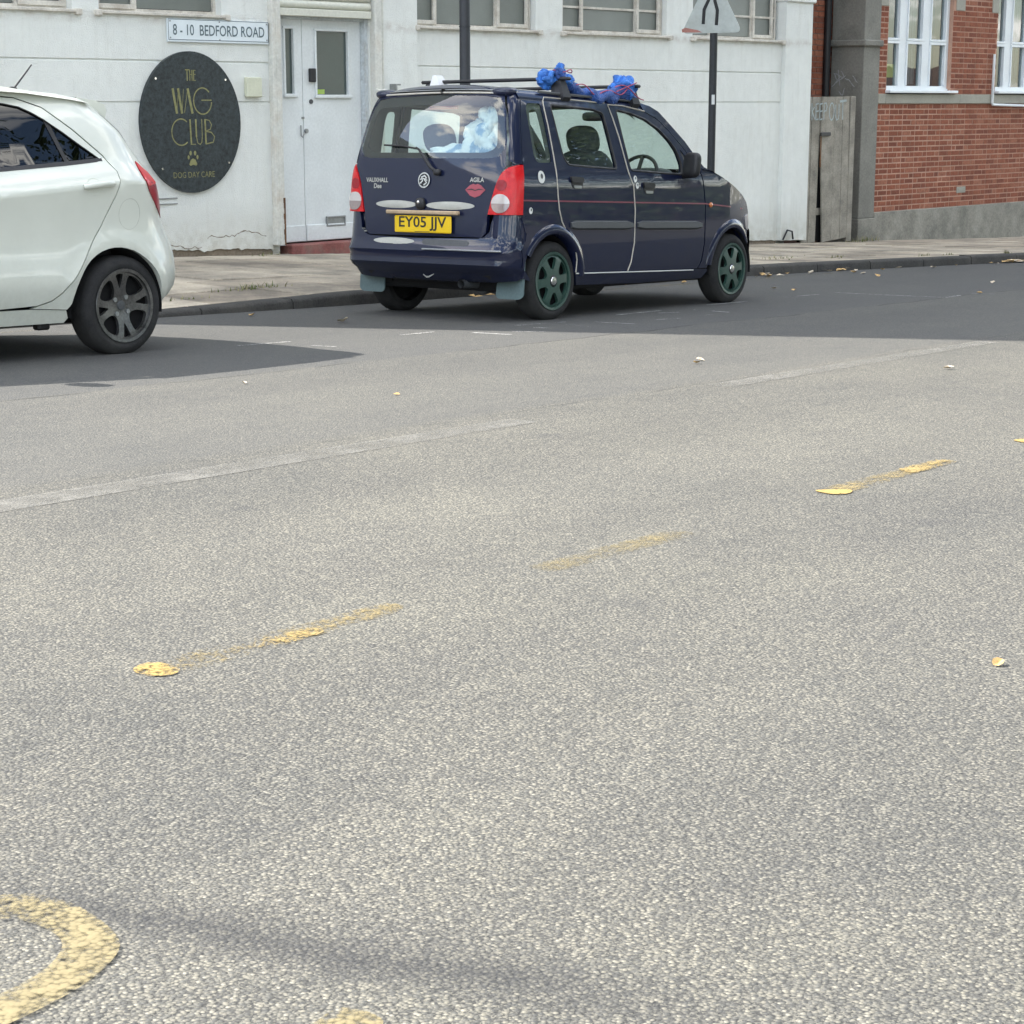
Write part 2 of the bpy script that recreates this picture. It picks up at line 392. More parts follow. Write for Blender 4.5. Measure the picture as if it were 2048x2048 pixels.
def worn_paint(name, col, lo, hi, scale=26.0, col2=None):
    m, t, b = base_mat(name, col, 0.75); c = ocoord(t)
    v = nd(t, 'ShaderNodeTexVoronoi', Scale=105.0); t.links.new(c, v.inputs['Vector'])
    n = noi(t, c, scale, 5, 0.7); n2 = noi(t, c, 3.0, 3)
    s = mth(t, 'ADD', mth(t, 'ADD', mth(t, 'MULTIPLY', n, 0.55), mth(t, 'MULTIPLY', n2, 0.5)), mth(t, 'MULTIPLY', v.outputs['Distance'], -0.34))
    wr = t.nodes.new('ShaderNodeAttribute'); wr.attribute_name = 'wear'; s = mth(t, 'SUBTRACT', s, mth(t, 'MULTIPLY', wr.outputs['Fac'], 0.10))
    a = ramp(t, s, [(lo, (0, 0, 0)), (hi, (1, 1, 1))])
    t.links.new(ramp(t, n, [(0.3, tuple(x * 0.8 for x in col)), (0.7, col2 or col)]), b.inputs['Base Color'])
    tr = t.nodes.new('ShaderNodeBsdfTransparent'); mx = t.nodes.new('ShaderNodeMixShader'); out = t.nodes['Material Output']
    t.links.new(a, mx.inputs[0]); t.links.new(tr.outputs[0], mx.inputs[1]); t.links.new(b.outputs[0], mx.inputs[2]); t.links.new(mx.outputs[0], out.inputs['Surface'])
    bump(t, b, mth(t, 'SUBTRACT', 1.0, v.outputs['Distance']), 0.35, 0.002)
    return m
M['yel_fresh'] = worn_paint('yellow_road_paint_fresh', (0.33, 0.228, 0.068), 0.08, 0.30)
M['yel_worn'] = worn_paint('yellow_road_paint_worn', (0.25, 0.193, 0.085), 0.28, 0.58)
M['yel_faint'] = worn_paint('yellow_road_paint_faint', (0.22, 0.178, 0.09), 0.21, 0.62)
M['yel_patch'] = worn_paint('yellow_road_paint_patch', (0.29, 0.21, 0.075), 0.19, 0.42)
M['yel_letter'] = worn_paint('yellow_letter_paint', (0.225, 0.185, 0.095), 0.15, 0.42)
M['wht_worn'] = worn_paint('white_road_paint_worn', (0.36, 0.36, 0.345), 0.20, 0.46, 14.0)
M['wht_faint'] = worn_paint('white_road_paint_faint', (0.20, 0.194, 0.176), 0.11, 0.66, 9.0)

def glass(name, tint, refl=1.0, rough=0.0, bumpy=0.0, base=0.07):
    m = bpy.data.materials.new(name); m.use_nodes = True; t = m.node_tree; t.nodes.remove(t.nodes['Principled BSDF']); out = t.nodes['Material Output']
    tr = t.nodes.new('ShaderNodeBsdfTransparent'); tr.inputs[0].default_value = (*tint, 1)
    gl = nd(t, 'ShaderNodeBsdfGlossy', Roughness=rough); gl.inputs[0].default_value = (refl, refl, refl, 1)
    lw = nd(t, 'ShaderNodeLayerWeight', Blend=0.5); mx = t.nodes.new('ShaderNodeMixShader')
    f = mth(t, 'ADD', base, mth(t, 'MULTIPLY', mth(t, 'POWER', lw.outputs['Facing'], 4.0), 0.9), True)
    if bumpy:
        n = nd(t, 'ShaderNodeBump', Strength=bumpy, Distance=0.02); t.links.new(noi(t, ocoord(t), 2.5, 2), n.inputs['Height']); t.links.new(n.outputs[0], gl.inputs['Normal'])
    t.links.new(f, mx.inputs[0]); t.links.new(tr.outputs[0], mx.inputs[1]); t.links.new(gl.outputs[0], mx.inputs[2]); t.links.new(mx.outputs[0], out.inputs['Surface'])
    return m
def paint(name, col, flake=0.0, rough=0.35, coat=1.0, spec=0.5, dirt=None, dirtz=None):
    m, t, b = base_mat(name, col, rough, 0.0, spec, coat); c = ocoord(t)
    n = noi(t, c, 3.5, 6, 0.6); d = noi(t, c, 40, 4, 0.7)
    colr = mixc(t, ramp(t, n, [(0.35, (0, 0, 0)), (0.75, (0.35,) * 3)]), col, tuple(x * 0.8 + 0.004 for x in col))
    if dirt:
        sp = t.nodes.new('ShaderNodeSeparateXYZ'); t.links.new(c, sp.inputs[0])
        lowz = mth(t, 'SUBTRACT', 1.0, mth(t, 'DIVIDE', sp.outputs[2], dirtz), True)
        f = mth(t, 'MULTIPLY', lowz, ramp(t, mth(t, 'ADD', mth(t, 'MULTIPLY', n, 0.5), mth(t, 'MULTIPLY', d, 0.5)), [(0.35, (0.1,) * 3), (0.7, (0.9,) * 3)]))
        colr = mixc(t, f, colr, dirt)
    t.links.new(colr, b.inputs['Base Color'])
    t.links.new(mth(t, 'ADD', 0.02, mth(t, 'MULTIPLY', ramp(t, d, [(0.45, (0, 0, 0)), (0.8, (1, 1, 1))]), 0.10)), b.inputs['Coat Roughness'])
    return m
M['navy'] = paint('navy_car_paint', (0.0045, 0.0085, 0.033), rough=0.5, spec=0.12, dirt=(0.022, 0.023, 0.03), dirtz=0.55)
M['carwhite'] = paint('white_car_paint', (0.62, 0.64, 0.575), rough=0.4, coat=0.7, dirt=(0.42, 0.42, 0.36), dirtz=0.7)
M['cglass'] = glass('car_window_glass', (0.84, 0.93, 0.90))
M['rglass'] = glass('rear_window_glass', (0.80, 0.89, 0.86), 1.0, base=0.085)
M['dglass'] = glass('dark_privacy_glass', (0.05, 0.055, 0.055), 1.0, base=0.045)
M['wglass'] = glass('house_window_glass', (0.55, 0.62, 0.62), 1.0, 0.0, 0.03)
M['rubber'] = vary('tyre_rubber', (0.022, 0.022, 0.023), 0.85, 0.2, 8, 80, 0.15, spec=0.3, dirt=(0.06, 0.058, 0.052), dirt_amt=0.5)
M['black'] = vary('black_plastic', (0.014, 0.014, 0.016), 0.55, 0.15)
M['strip'] = vary('grey_rubbing_strip', (0.062, 0.066, 0.070), 0.55, 0.12)
M['inner'] = vary('dark_underbody', (0.007, 0.007, 0.008), 0.9, 0.2)
M['trimgrey'] = vary('grey_interior_trim', (0.075, 0.078, 0.078), 0.8, 0.1)
M['seat'] = vary('grey_seat_cloth', (0.11, 0.118, 0.122), 0.95, 0.15, 4, 150, 0.3)
M['liner'] = vary('pale_headlining', (0.22, 0.22, 0.20), 0.95, 0.08)
M['chrome'] = vary('bright_chrome', (0.72, 0.72, 0.72), 0.2, 0.05, metal=1.0)
M['redlens'] = vary('red_lamp_lens', (0.52, 0.008, 0.012), 0.3, 0.12, 20, 200, coat=0.25, spec=0.3)
M['dredlens'] = vary('dark_red_lamp_lens', (0.26, 0.006, 0.014), 0.3, 0.12, 20, 200, coat=0.25, spec=0.3)
M['clrlens'] = vary('clear_lamp_lens', (0.50, 0.46, 0.44), 0.1, 0.06, coat=1.0)
M['greylens'] = vary('smoked_lamp_lens', (0.26, 0.20, 0.19), 0.1, 0.06, coat=1.0)
M['amber'] = vary('amber_lens', (0.55, 0.16, 0.04), 0.15, 0.05, coat=1.0)
M['hubcap'] = vary('dark_green_hubcap', (0.026, 0.062, 0.049), 0.38, 0.12, spec=0.6)
M['alloy'] = vary('dirty_dark_alloy', (0.14, 0.14, 0.139), 0.30, 0.3, 10, 90, metal=0.8)
M['ovalgrey'] = vary('pale_grey_pad', (0.40, 0.40, 0.36), 0.7, 0.06)
M['plate'] = vary('yellow_number_plate', (0.75, 0.50, 0.008), 0.35, 0.03)
M['ink'] = vary('black_print', (0.012, 0.012, 0.014), 0.5, 0.05)
M['doortrim'] = vary('cream_door_edge_trim', (0.46, 0.43, 0.375), 0.55, 0.08)
M['pinstripe'] = vary('red_pinstripe', (0.16, 0.022, 0.05), 0.35, 0.1)
M['lips'] = vary('faded_red_sticker', (0.30, 0.055, 0.075), 0.5, 0.1)
M['stickwhite'] = vary('white_sticker', (0.62, 0.63, 0.61), 0.5, 0.04)
M['batten'] = vary('pale_wood_batten', (0.42, 0.31, 0.20), 0.7, 0.12)
M['flap'] = vary('blue_grey_mudflap', (0.098, 0.145, 0.148), 0.6, 0.1)
def tarp_mat(name, col):
    m, t, b = base_mat(name, col, 0.42, spec=0.5); c = ocoord(t); n = noi(t, c, 22, 6, 0.65); r_ = mth(t, 'ABSOLUTE', mth(t, 'SUBTRACT', n, 0.5))
    t.links.new(ramp(t, noi(t, c, 16, 4), [(0.3, tuple(x * 0.55 for x in col)), (0.65, tuple(min(1, x * 1.25 + .01) for x in col))]), b.inputs['Base Color']); bump(t, b, r_, 1.0, 0.05); return m
M['tarp'] = tarp_mat('blue_tarpaulin', (0.04, 0.20, 0.66))
M['tarpdark'] = tarp_mat('dark_blue_tarpaulin', (0.022, 0.085, 0.33))
M['cord'] = vary('red_bungee_cord', (0.36, 0.07, 0.13), 0.7, 0.1)
M['wplastic'] = vary('white_plastic', (0.66, 0.67, 0.68), 0.45, 0.04)

def render_mat(name, col, z_dirt=None, sill=None):
    m, t, b = base_mat(name, col, 0.85, spec=0.25); c = ocoord(t)
    n1 = noi(t, c, 1.3, 7, 0.62); n2 = noi(t, c, 9, 5, 0.6); n3 = noi(t, c, 85, 3, 0.6)
    colr = ramp(t, mth(t, 'ADD', mth(t, 'MULTIPLY', n1, 0.6), mth(t, 'MULTIPLY', n2, 0.4)), [(0.36, tuple(x * 0.91 for x in col)), (0.6, col)])
    sp = t.nodes.new('ShaderNodeSeparateXYZ'); t.links.new(c, sp.inputs[0])
    st = ocoord(t, (6.0, 1.0, 0.7)); ns = noi(t, st, 1.6, 6, 0.65)
    run = ramp(t, ns, [(0.52, (0, 0, 0)), (0.76, (0.34,) * 3)]); colr = mixc(t, run, colr, tuple(x * y for x, y in zip(col, (0.72, 0.70, 0.66))))
    low = mth(t, 'MULTIPLY', mth(t, 'SUBTRACT', 0.12, mth(t, 'ADD', sp.outputs[2], mth(t, 'MULTIPLY', mth(t, 'SUBTRACT', sp.outputs[0], 12.7), 0.0405))), 1.9, True)
    lf = mth(t, 'MULTIPLY', low, ramp(t, n2, [(0.3, (0.15,) * 3), (0.65, (0.75,) * 3)])); colr = mixc(t, lf, colr, (0.40, 0.38, 0.31))
    # rusty run-off just below the metal windows
    r = mth(t, 'SUBTRACT', 1.0, mth(t, 'DIVIDE', mth(t, 'ABSOLUTE', mth(t, 'SUBTRACT', sp.outputs[2], 1.755)), 0.075), True)
    rf = mth(t, 'MULTIPLY', r, ramp(t, n2, [(0.4, (0, 0, 0)), (0.7, (0.55,) * 3)])); colr = mixc(t, rf, colr, (0.36, 0.30, 0.25))
    t.links.new(colr, b.inputs['Base Color'])
    bump(t, b, mth(t, 'ADD', n3, mth(t, 'MULTIPLY', n2, 0.8)), 0.65, 0.014)
    return m
M['render'] = render_mat('white_painted_render', (0.765, 0.785, 0.75))
M['cement'] = vary('bare_brown_cement', (0.20, 0.165, 0.125), 0.95, 0.2, 5, 40, 0.4)
M['concrete'] = vary('weathered_grey_concrete', (0.25, 0.24, 0.205), 0.92, 0.22, 3, 40, 0.35, dirt=(0.06, 0.062, 0.05), dirt_amt=0.55, dscale=1.8)
M['pillar'] = vary('grey_painted_pillar', (0.21, 0.205, 0.18), 0.9, 0.18, 4, 50, 0.3, dirt=(0.07, 0.07, 0.06), dirt_amt=0.5)
M['bandstone'] = vary('pale_stone_band', (0.34, 0.33, 0.28), 0.9, 0.12, 4, 60, 0.25, dirt=(0.13, 0.13, 0.11), dirt_amt=0.5)
M['mortar'] = vary('pink_mortar', (0.43, 0.26, 0.19), 0.95, 0.14, 3, 90, 0.4)
M['mortarshade'] = vary('shaded_pink_mortar', (0.20, 0.125, 0.10), 0.95, 0.14, 3, 90, 0.4)  # pink mortar with the shade of the recess put into its colour
def brick_mat():
    m, t, b = base_mat('red_brick', (0.25, 0.09, 0.06), 0.9, spec=0.25); c = ocoord(t)
    oi = t.nodes.new('ShaderNodeObjectInfo'); at = t.nodes.new('ShaderNodeAttribute'); at.attribute_name = 'rnd'
    r = mth(t, 'FRACT', mth(t, 'ADD', oi.outputs['Random'], at.outputs['Fac']))
    colr = ramp(t, r, [(0.0, (0.185, 0.066, 0.043)), (0.4, (0.24, 0.083, 0.050)), (0.75, (0.275, 0.098, 0.058)), (1.0, (0.31, 0.13, 0.083))])
    n = noi(t, t.nodes.new('ShaderNodeNewGeometry').outputs['Position'], 30, 5, 0.65)
    colr = mixc(t, 1.0, colr, ramp(t, n, [(0.3, (0.72,) * 3), (0.7, (1.2,) * 3)]), 'MULTIPLY')
    t.links.new(colr, b.inputs['Base Color']); bump(t, b, n, 0.35, 0.008); return m
M['brick'] = brick_mat()
M['upvc'] = vary('white_upvc_frame', (0.70, 0.74, 0.76), 0.4, 0.05, 3, 50)
M['metalframe'] = vary('cream_metal_window_frame', (0.56, 0.53, 0.47), 0.6, 0.14, 8, 60, 0.2, dirt=(0.25, 0.19, 0.14), dirt_amt=0.55, dscale=6)
M['frost'] = vary('grey_obscured_glass', (0.15, 0.165, 0.150), 0.32, 0.12, 2.0, 200, 0.25, spec=0.6)
M['doorglass'] = vary('dark_green_door_glass', (0.055, 0.075, 0.070), 0.18, 0.08, 2, 150, spec=0.6)
M['doorpaint'] = vary('white_door_paint', (0.66, 0.69, 0.69), 0.45, 0.06, 2.5, 40)
M['doorframe'] = vary('peeling_door_frame', (0.50, 0.54, 0.56), 0.7, 0.16, 8, 40, 0.3, dirt=(0.26, 0.24, 0.21), dirt_amt=0.6, dscale=7)
M['shutter'] = vary('cream_roller_shutter', (0.60, 0.60, 0.52), 0.5, 0.08, 3, 40)
M['pipe'] = vary('cream_painted_pipe', (0.62, 0.62, 0.57), 0.6, 0.12, 4, 40, dirt=(0.26, 0.15, 0.07), dirt_amt=0.4, dscale=4)
M['rust'] = vary('brown_rust', (0.13, 0.065, 0.03), 0.95, 0.25, 12, 60, 0.4)
M['step'] = vary('worn_red_step', (0.22, 0.075, 0.065), 0.85, 0.2, 6, 50, 0.3, dirt=(0.20, 0.17, 0.14), dirt_amt=0.6, dscale=5)
M['signwhite'] = vary('white_enamel_sign', (0.68, 0.74, 0.77), 0.35, 0.03)
M['signink'] = vary('grey_sign_lettering', (0.095, 0.135, 0.155), 0.5, 0.05)
M['oval'] = vary('dark_speckled_sign', (0.028, 0.036, 0.039), 0.45, 0.38, 30, 110, spec=0.4)
M['gold'] = vary('dull_gold_lettering', (0.215, 0.21, 0.09), 0.5, 0.2, 20, 60)
M['yellowbox'] = vary('faded_yellow_box', (0.58, 0.59, 0.46), 0.6, 0.06)
M['post'] = vary('black_post_paint', (0.018, 0.020, 0.024), 0.55, 0.2, 5, 50)
M['signgrey'] = vary('weathered_sign_face', (0.40, 0.43, 0.41), 0.6, 0.08, 4, 30, dirt=(0.26, 0.26, 0.23), dirt_amt=0.4, dscale=5)
M['signred'] = vary('faded_red_border', (0.36, 0.16, 0.13), 0.6, 0.15)
M['wood'] = vary('weathered_grey_boards', (0.27, 0.25, 0.21), 0.92, 0.22, 4, 60, 0.4, dirt=(0.08, 0.078, 0.066), dirt_amt=0.5, dscale=3)
M['graffiti'] = vary('pale_blue_spray', (0.33, 0.385, 0.385), 0.8, 0.15, 20, 80)
M['graffitiw'] = vary('white_spray', (0.34, 0.35, 0.35), 0.8, 0.2, 20, 80)
M['kerb'] = vary('dark_granite_kerb', (0.036, 0.035, 0.032), 0.9, 0.3, 6, 60, 0.5, dirt=(0.09, 0.082, 0.068), dirt_amt=0.4)
def slab_mat():
    m, t, b = base_mat('beige_paving_slab', (0.2, 0.18, 0.15), 0.92, spec=0.25)
    g = t.nodes.new('ShaderNodeNewGeometry').outputs['Position']; oi = t.nodes.new('ShaderNodeObjectInfo')
    n1 = noi(t, g, 1.4, 6, 0.65); n2 = noi(t, g, 45, 4, 0.6)
    colr = ramp(t, oi.outputs['Random'], [(0.0, (0.31, 0.27, 0.215)), (0.5, (0.40, 0.355, 0.285)), (1.0, (0.47, 0.42, 0.34))])
    colr = mixc(t, 1.0, colr, ramp(t, n1, [(0.36, (0.52, 0.52, 0.53)), (0.60, (1.08, 1.06, 1.03))]), 'MULTIPLY')
    colr = mixc(t, 1.0, colr, ramp(t, n2, [(0.3, (0.85,) * 3), (0.7, (1.12,) * 3)]), 'MULTIPLY')
    t.links.new(colr, b.inputs['Base Color']); bump(t, b, n2, 0.3, 0.006); return m
M['slab'] = slab_mat()
M['grout'] = vary('dark_joint_dirt', (0.085, 0.076, 0.062), 0.95, 0.2)
M['earth'] = vary('plain_ground', (0.10, 0.10, 0.09), 0.95, 0.2)
M['leafy'] = vary('yellow_fallen_leaf', (0.46, 0.30, 0.12), 0.8, 0.25, 30, 90)
M['leafp'] = vary('pale_dry_leaf', (0.52, 0.44, 0.33), 0.8, 0.2, 30, 90)
M['weed'] = vary('dusty_green_weed', (0.115, 0.135, 0.05), 0.8, 0.25, 10, 60)
M['straw'] = vary('dry_straw_weed', (0.26, 0.235, 0.13), 0.85, 0.2, 10, 60)
M['bark'] = vary('tree_bark', (0.07, 0.055, 0.04), 0.95, 0.25, 4, 30, 0.5)
M['foliage'] = vary('tree_foliage', (0.045, 0.075, 0.022), 0.6, 0.35, 1.2, 30)
M['housebrick'] = vary('pink_house_wall', (0.36, 0.19, 0.14), 0.9, 0.1)
M['roof'] = vary('brown_roof_tiles', (0.09, 0.06, 0.05), 0.85, 0.2)
M['paper'] = vary('yellow_paper', (0.62, 0.62, 0.20), 0.8, 0.05)
M['room'] = vary('dim_room', (0.10, 0.105, 0.11), 0.95, 0.1)
M['curtain'] = vary('grey_curtain', (0.30, 0.31, 0.31), 0.95, 0.15, 3, 40)
M['galv'] = vary('galvanised_metal', (0.30, 0.31, 0.31), 0.45, 0.12, metal=0.7)

# ================================================================== setting: ground, road, kerb, pavement
KY = [(-40, 10.6), (2, 10.1), (8.8, 9.92), (10.7, 9.80), (14, 9.74), (16.5, 9.68), (18.85, 9.36), (20.9, 8.96), (24, 8.5), (34, 7.6), (60, 6.0)]
KT = [(-40, 0.03), (8.6, 0.025), (9.7, 0.058), (10.7, 0.09), (60, 0.09)]
def ky(x): return sip(KY, x)
def kz(x): return gz(x, ky(x)) + ip(KT, x)
K_W, Y_W = -0.0677, 14.24
KB, BX, BY = -0.09, 24.621, 12.804
def wy(x): return Y_W + K_W * x if x < 23.8 else BY + KB * (x - BX)
def wz(x): return -0.40 - 0.0405 * (min(x, 27.0) - 12.7) + SX * max(0.0, x - 27.0)
def pav(x, y):
    k = ky(x); t = (y - k) / (wy(x) - k); return kz(x) * (1 - t) + wz(x) * t

g = MB(); S_ = 500
g.add([(-S_, -S_, gz(-S_, -S_) - .14), (S_, -S_, gz(S_, -S_) - .14), (S_, S_, gz(S_, S_) - .14), (-S_, S_, gz(-S_, S_) - .14)], [(0, 1, 2, 3)])
struct(g.build('ground', M['earth']))
xs = [-60, -20] + [0 + 1.0 * i for i in range(0, 41)] + [60, 90]
g = MB(); vs = []; fs = []
for x in xs: vs += [(x, -6.5, gz(x, -6.5)), (x, ky(min(x, 60)) + .06, gz(x, ky(min(x, 60)) + .06))]
for i in range(len(xs) - 1): fs.append((2 * i, 2 * i + 2, 2 * i + 3, 2 * i + 1))
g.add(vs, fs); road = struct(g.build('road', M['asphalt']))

def marking(poly, mat, name='road_marking', z=0.002):
    poly = fil(poly, .04, 4)
    V, F = cdt(poly, [], .03); m = MB(); m.add([(x, y, gz(x, y) + z) for x, y in V], [tuple(int(i) for i in f) for f in F]); o = m.build(name, mat, road, fix=False)
    if mat.name.startswith('yellow'):
        bp = np.array(resamp(poly, .004)); d = np.sqrt(((V[:, None] - bp[None]) ** 2).sum(2)).min(1); at = o.data.attributes.new('wear', 'FLOAT', 'POINT'); at.data.foreach_set('value', np.clip(1 - d / .03, 0, 1).astype(np.float32))
    return o
marking([(2.502, 2.943), (2.483, 2.901), (2.492, 2.864), (2.526, 2.839), (2.572, 2.865), (2.577, 2.943), (2.549, 2.960)], M['yel_fresh'], z=.0035)
marking([(2.53, 2.842), (2.74, 2.842), (3.22, 2.862), (3.30, 2.89), (3.30, 2.955), (2.55, 2.955)], M['yel_worn'])
marking([(2.77, 2.87), (2.90, 2.845), (3.0, 2.86), (3.0, 2.91), (2.84, 2.925)], M['yel_patch'], z=.0035)
marking([(3.83, 2.85), (4.50, 2.85), (4.53, 2.90), (4.50, 2.955), (3.83, 2.955)], M['yel_faint'])
marking([(5.34, 2.89), (5.386, 2.85), (5.456, 2.868), (5.47, 2.90), (5.40, 2.965), (5.37, 2.967)], M['yel_fresh'], z=.0035)
marking([(5.44, 2.862), (6.24, 2.885), (6.28, 2.90), (6.25, 2.970), (5.42, 2.975)], M['yel_worn'])
marking([(5.9, 2.88), (6.28, 2.885), (6.265, 2.97), (5.95, 2.972)], M['yel_patch'], z=.0035)
marking([(6.86, 2.88), (7.0, 2.87), (7.75, 2.87), (7.75, 2.96), (6.90, 2.965)], M['yel_worn'])
marking([(6.86, 2.89), (6.95, 2.88), (6.99, 2.92), (6.95, 2.96), (6.90, 2.964)], M['yel_fresh'], z=.0035)
marking([(8.3, 2.87), (9.0, 2.87), (9.0, 2.97), (8.3, 2.97)], M['yel_worn'])
# painted letter, an O or D, lying in the foreground
oo = [(1.30, 2.172), (1.40, 2.185), (1.51, 2.158), (1.557, 2.131), (1.584, 2.114), (1.600, 2.070), (1.601, 2.014), (1.584, 1.937), (1.555, 1.871), (1.516, 1.837), (1.439, 1.802), (1.373, 1.790), (1.290, 1.782), (1.20, 1.79), (1.10, 1.83), (1.05, 1.92), (1.06, 2.03), (1.12, 2.11), (1.20, 2.155)]
oi_ = [(1.32, 2.105), (1.40, 2.11), (1.46, 2.090), (1.502, 2.060), (1.518, 2.040), (1.522, 1.999), (1.515, 1.950), (1.495, 1.917), (1.454, 1.887), (1.405, 1.869), (1.351, 1.861), (1.26, 1.86), (1.18, 1.88), (1.13, 1.94), (1.14, 2.02), (1.19, 2.07), (1.25, 2.095)]
V, F = cdt(fil(oo, .05, 4), [fil(oi_, .05, 4)], 0.02); m = MB(); m.add([(x, y, gz(x, y) + .004) for x, y in V], [tuple(int(i) for i in f) for f in F]); o = m.build('painted_letter', M['yel_letter'], road, fix=False)
bp = np.array(resamp(fil(oo, .05, 4), .005) + resamp(fil(oi_, .05, 4), .005)); d = np.sqrt(((V[:, None] - bp[None]) ** 2).sum(2)).min(1); at = o.data.attributes.new('wear', 'FLOAT', 'POINT'); at.data.foreach_set('value', np.clip(1 - d / .03, 0, 1).astype(np.float32))
marking([(1.40, 1.40), (1.594, 1.433), (1.605, 1.472), (1.594, 1.51), (1.572, 1.512), (1.54, 1.504), (1.38, 1.49)], M['yel_letter'], 'painted_letter')
# worn centre line
marking([(3.3, 4.63), (6.15, 4.67), (6.15, 4.82), (3.3, 4.80)], M['wht_faint'])
marking([(7.75, 4.74), (10.9, 4.80), (10.9, 4.93), (7.75, 4.89)], M['wht_faint'])
marking([(12.2, 4.85), (15.0, 4.86), (15.0, 4.94), (12.2, 4.93)], M['wht_faint'])
for (a, b) in [((9.919, 7.727), (10.397, 7.66)), ((10.218, 7.528), (10.168, 7.267)), ((9.866, 7.534), (9.914, 7.42)), ((10.525, 7.522), (10.565, 7.215)), ((11.136, 7.764), (11.72, 7.773)),
               ((11.483, 7.649), (11.652, 7.579)), ((10.959, 7.321), (11.203, 7.264)), ((11.948, 7.645), (11.902, 7.31)), ((11.444, 7.288), (11.642, 7.292)), ((12.443, 7.844), (12.988, 7.822)),
               ((13.634, 7.865), (14.165, 7.833)), ((14.468, 7.863), (14.475, 7.41)), ((14.475, 7.41), (14.535, 6.869)), ((14.535, 6.869), (14.863, 6.906)), ((15.2, 6.96), (15.24, 6.75)),
               ((9.548, 7.46), (9.679, 7.286)), ((8.86, 7.793), (9.194, 7.799)), ((9.305, 7.589), (9.352, 7.307)), ((7.7, 8.02), (8.1, 7.98)), ((8.0, 7.72), (8.03, 7.55))]:
    d = Vector((b[0] - a[0], b[1] - a[1])).normalized(); n = Vector((-d.y, d.x)) * random.uniform(.012, .022)
    marking([(a[0] - n.x, a[1] - n.y), (b[0] - n.x, b[1] - n.y), (b[0] + n.x, b[1] + n.y), (a[0] + n.x, a[1] + n.y)], M['wht_worn'])
# yellow line along the kerb
for x0, x1 in ((4.0, 7.6), (12.6, 17.2)):
    marking([(x0, ky(x0) - .30), (x1, ky(x1) - .28), (x1, ky(x1) - .21), (x0, ky(x0) - .22)], M['yel_worn'], 'kerb_line')

# kerb stones
kerb = empty('kerb'); kerb['kind'] = 'structure'
x = 3.0
rk = random.Random(3)
while x < 33:
    L = rk.uniform(.82, .96); x1 = x + L; dz = rk.uniform(-.006, .006); dy = rk.uniform(-.008, .008); m = MB(); n = 6; vs = []; fs = []
    for i in range(n + 1):
        xx = x + .005 + (L - .010) * i / n; yk = ky(xx) + dy; zt = kz(xx) + dz; zb = gz(xx, yk) - .15; j = rk.uniform(-.006, .006)
        vs += [(xx, yk + j, zb), (xx, yk + j, zt - .022), (xx, yk + .02 + j, zt + rk.uniform(-.003, .003)), (xx, yk + .15, zt + .004), (xx, yk + .15, zb)]
    for i in range(n):
        for k in range(5): fs.append((i * 5 + k, i * 5 + (k + 1) % 5, (i + 1) * 5 + (k + 1) % 5, (i + 1) * 5 + k))
    fs += [tuple(range(5)), tuple(range(n * 5, n * 5 + 5))]
    m.add(vs, fs); m.build('kerb_stone', M['kerb'], kerb, smooth=50); x = x1
# pavement bed and paving slabs
m = MB(); vs = []; fs = []; xs = [2 + .8 * i for i in range(42)]
for x in xs:
    for t in (0.0, .5, 1.0):
        y = ky(x) + .14 + (wy(x) + .4 - ky(x) - .14) * t; vs.append((x, y, pav(x, y) - .012))
for i in range(len(xs) - 1):
    for k in range(2): fs.append((i * 3 + k, i * 3 + 3 + k, i * 3 + 4 + k, i * 3 + 1 + k))
m.add(vs, fs); pavement = struct(m.build('pavement', M['grout']))
rs = random.Random(11); ROWS = [0.156, .76, 1.38, 2.02, 2.62, 3.22, 3.80, 4.36, 5.0]
for r in range(len(ROWS) - 1):
    x = 6.5 + (r % 2) * .43 + rs.uniform(0, .15)
    while x < 30.5:
        L = rs.choice((.6, .75, .9, .9)); x1 = x + L
        a, b = ROWS[r] + .007, ROWS[r + 1] - .007
        def P(xx, tt): return (xx, min(ky(xx) + tt, wy(xx) + .03))
        if ky((x + x1) / 2) + a < wy((x + x1) / 2) - .03:
            cs = [P(x + .007, a), P(x1 - .007, a), P(x1 - .007, b), P(x + .007, b)]
            t0_ = rs.uniform(-.005, .005); tl = [t0_ + rs.uniform(-.004, .004) for _ in range(4)]; cx = sum(c[0] for c in cs) / 4; cy = sum(c[1] for c in cs) / 4
            m = MB(); top = [(cx + (c[0] - cx) * .985, cy + (c[1] - cy) * .985, pav(*c) + t + .002) for c, t in zip(cs, tl)]
            mid = [(c[0], c[1], pav(*c) + t - .005) for c, t in zip(cs, tl)]; bot = [(c[0], c[1], pav(*c) - .03) for c in cs]
            m.add(top + mid + bot, [(0, 1, 2, 3)] + [(i, i + 4, (i + 1) % 4 + 4, (i + 1) % 4) for i in range(4)] + [(i + 4, i + 8, (i + 1) % 4 + 8, (i + 1) % 4 + 4) for i in range(4)])
            m.build('paving_slab', M['slab'], pavement)
        x = x1

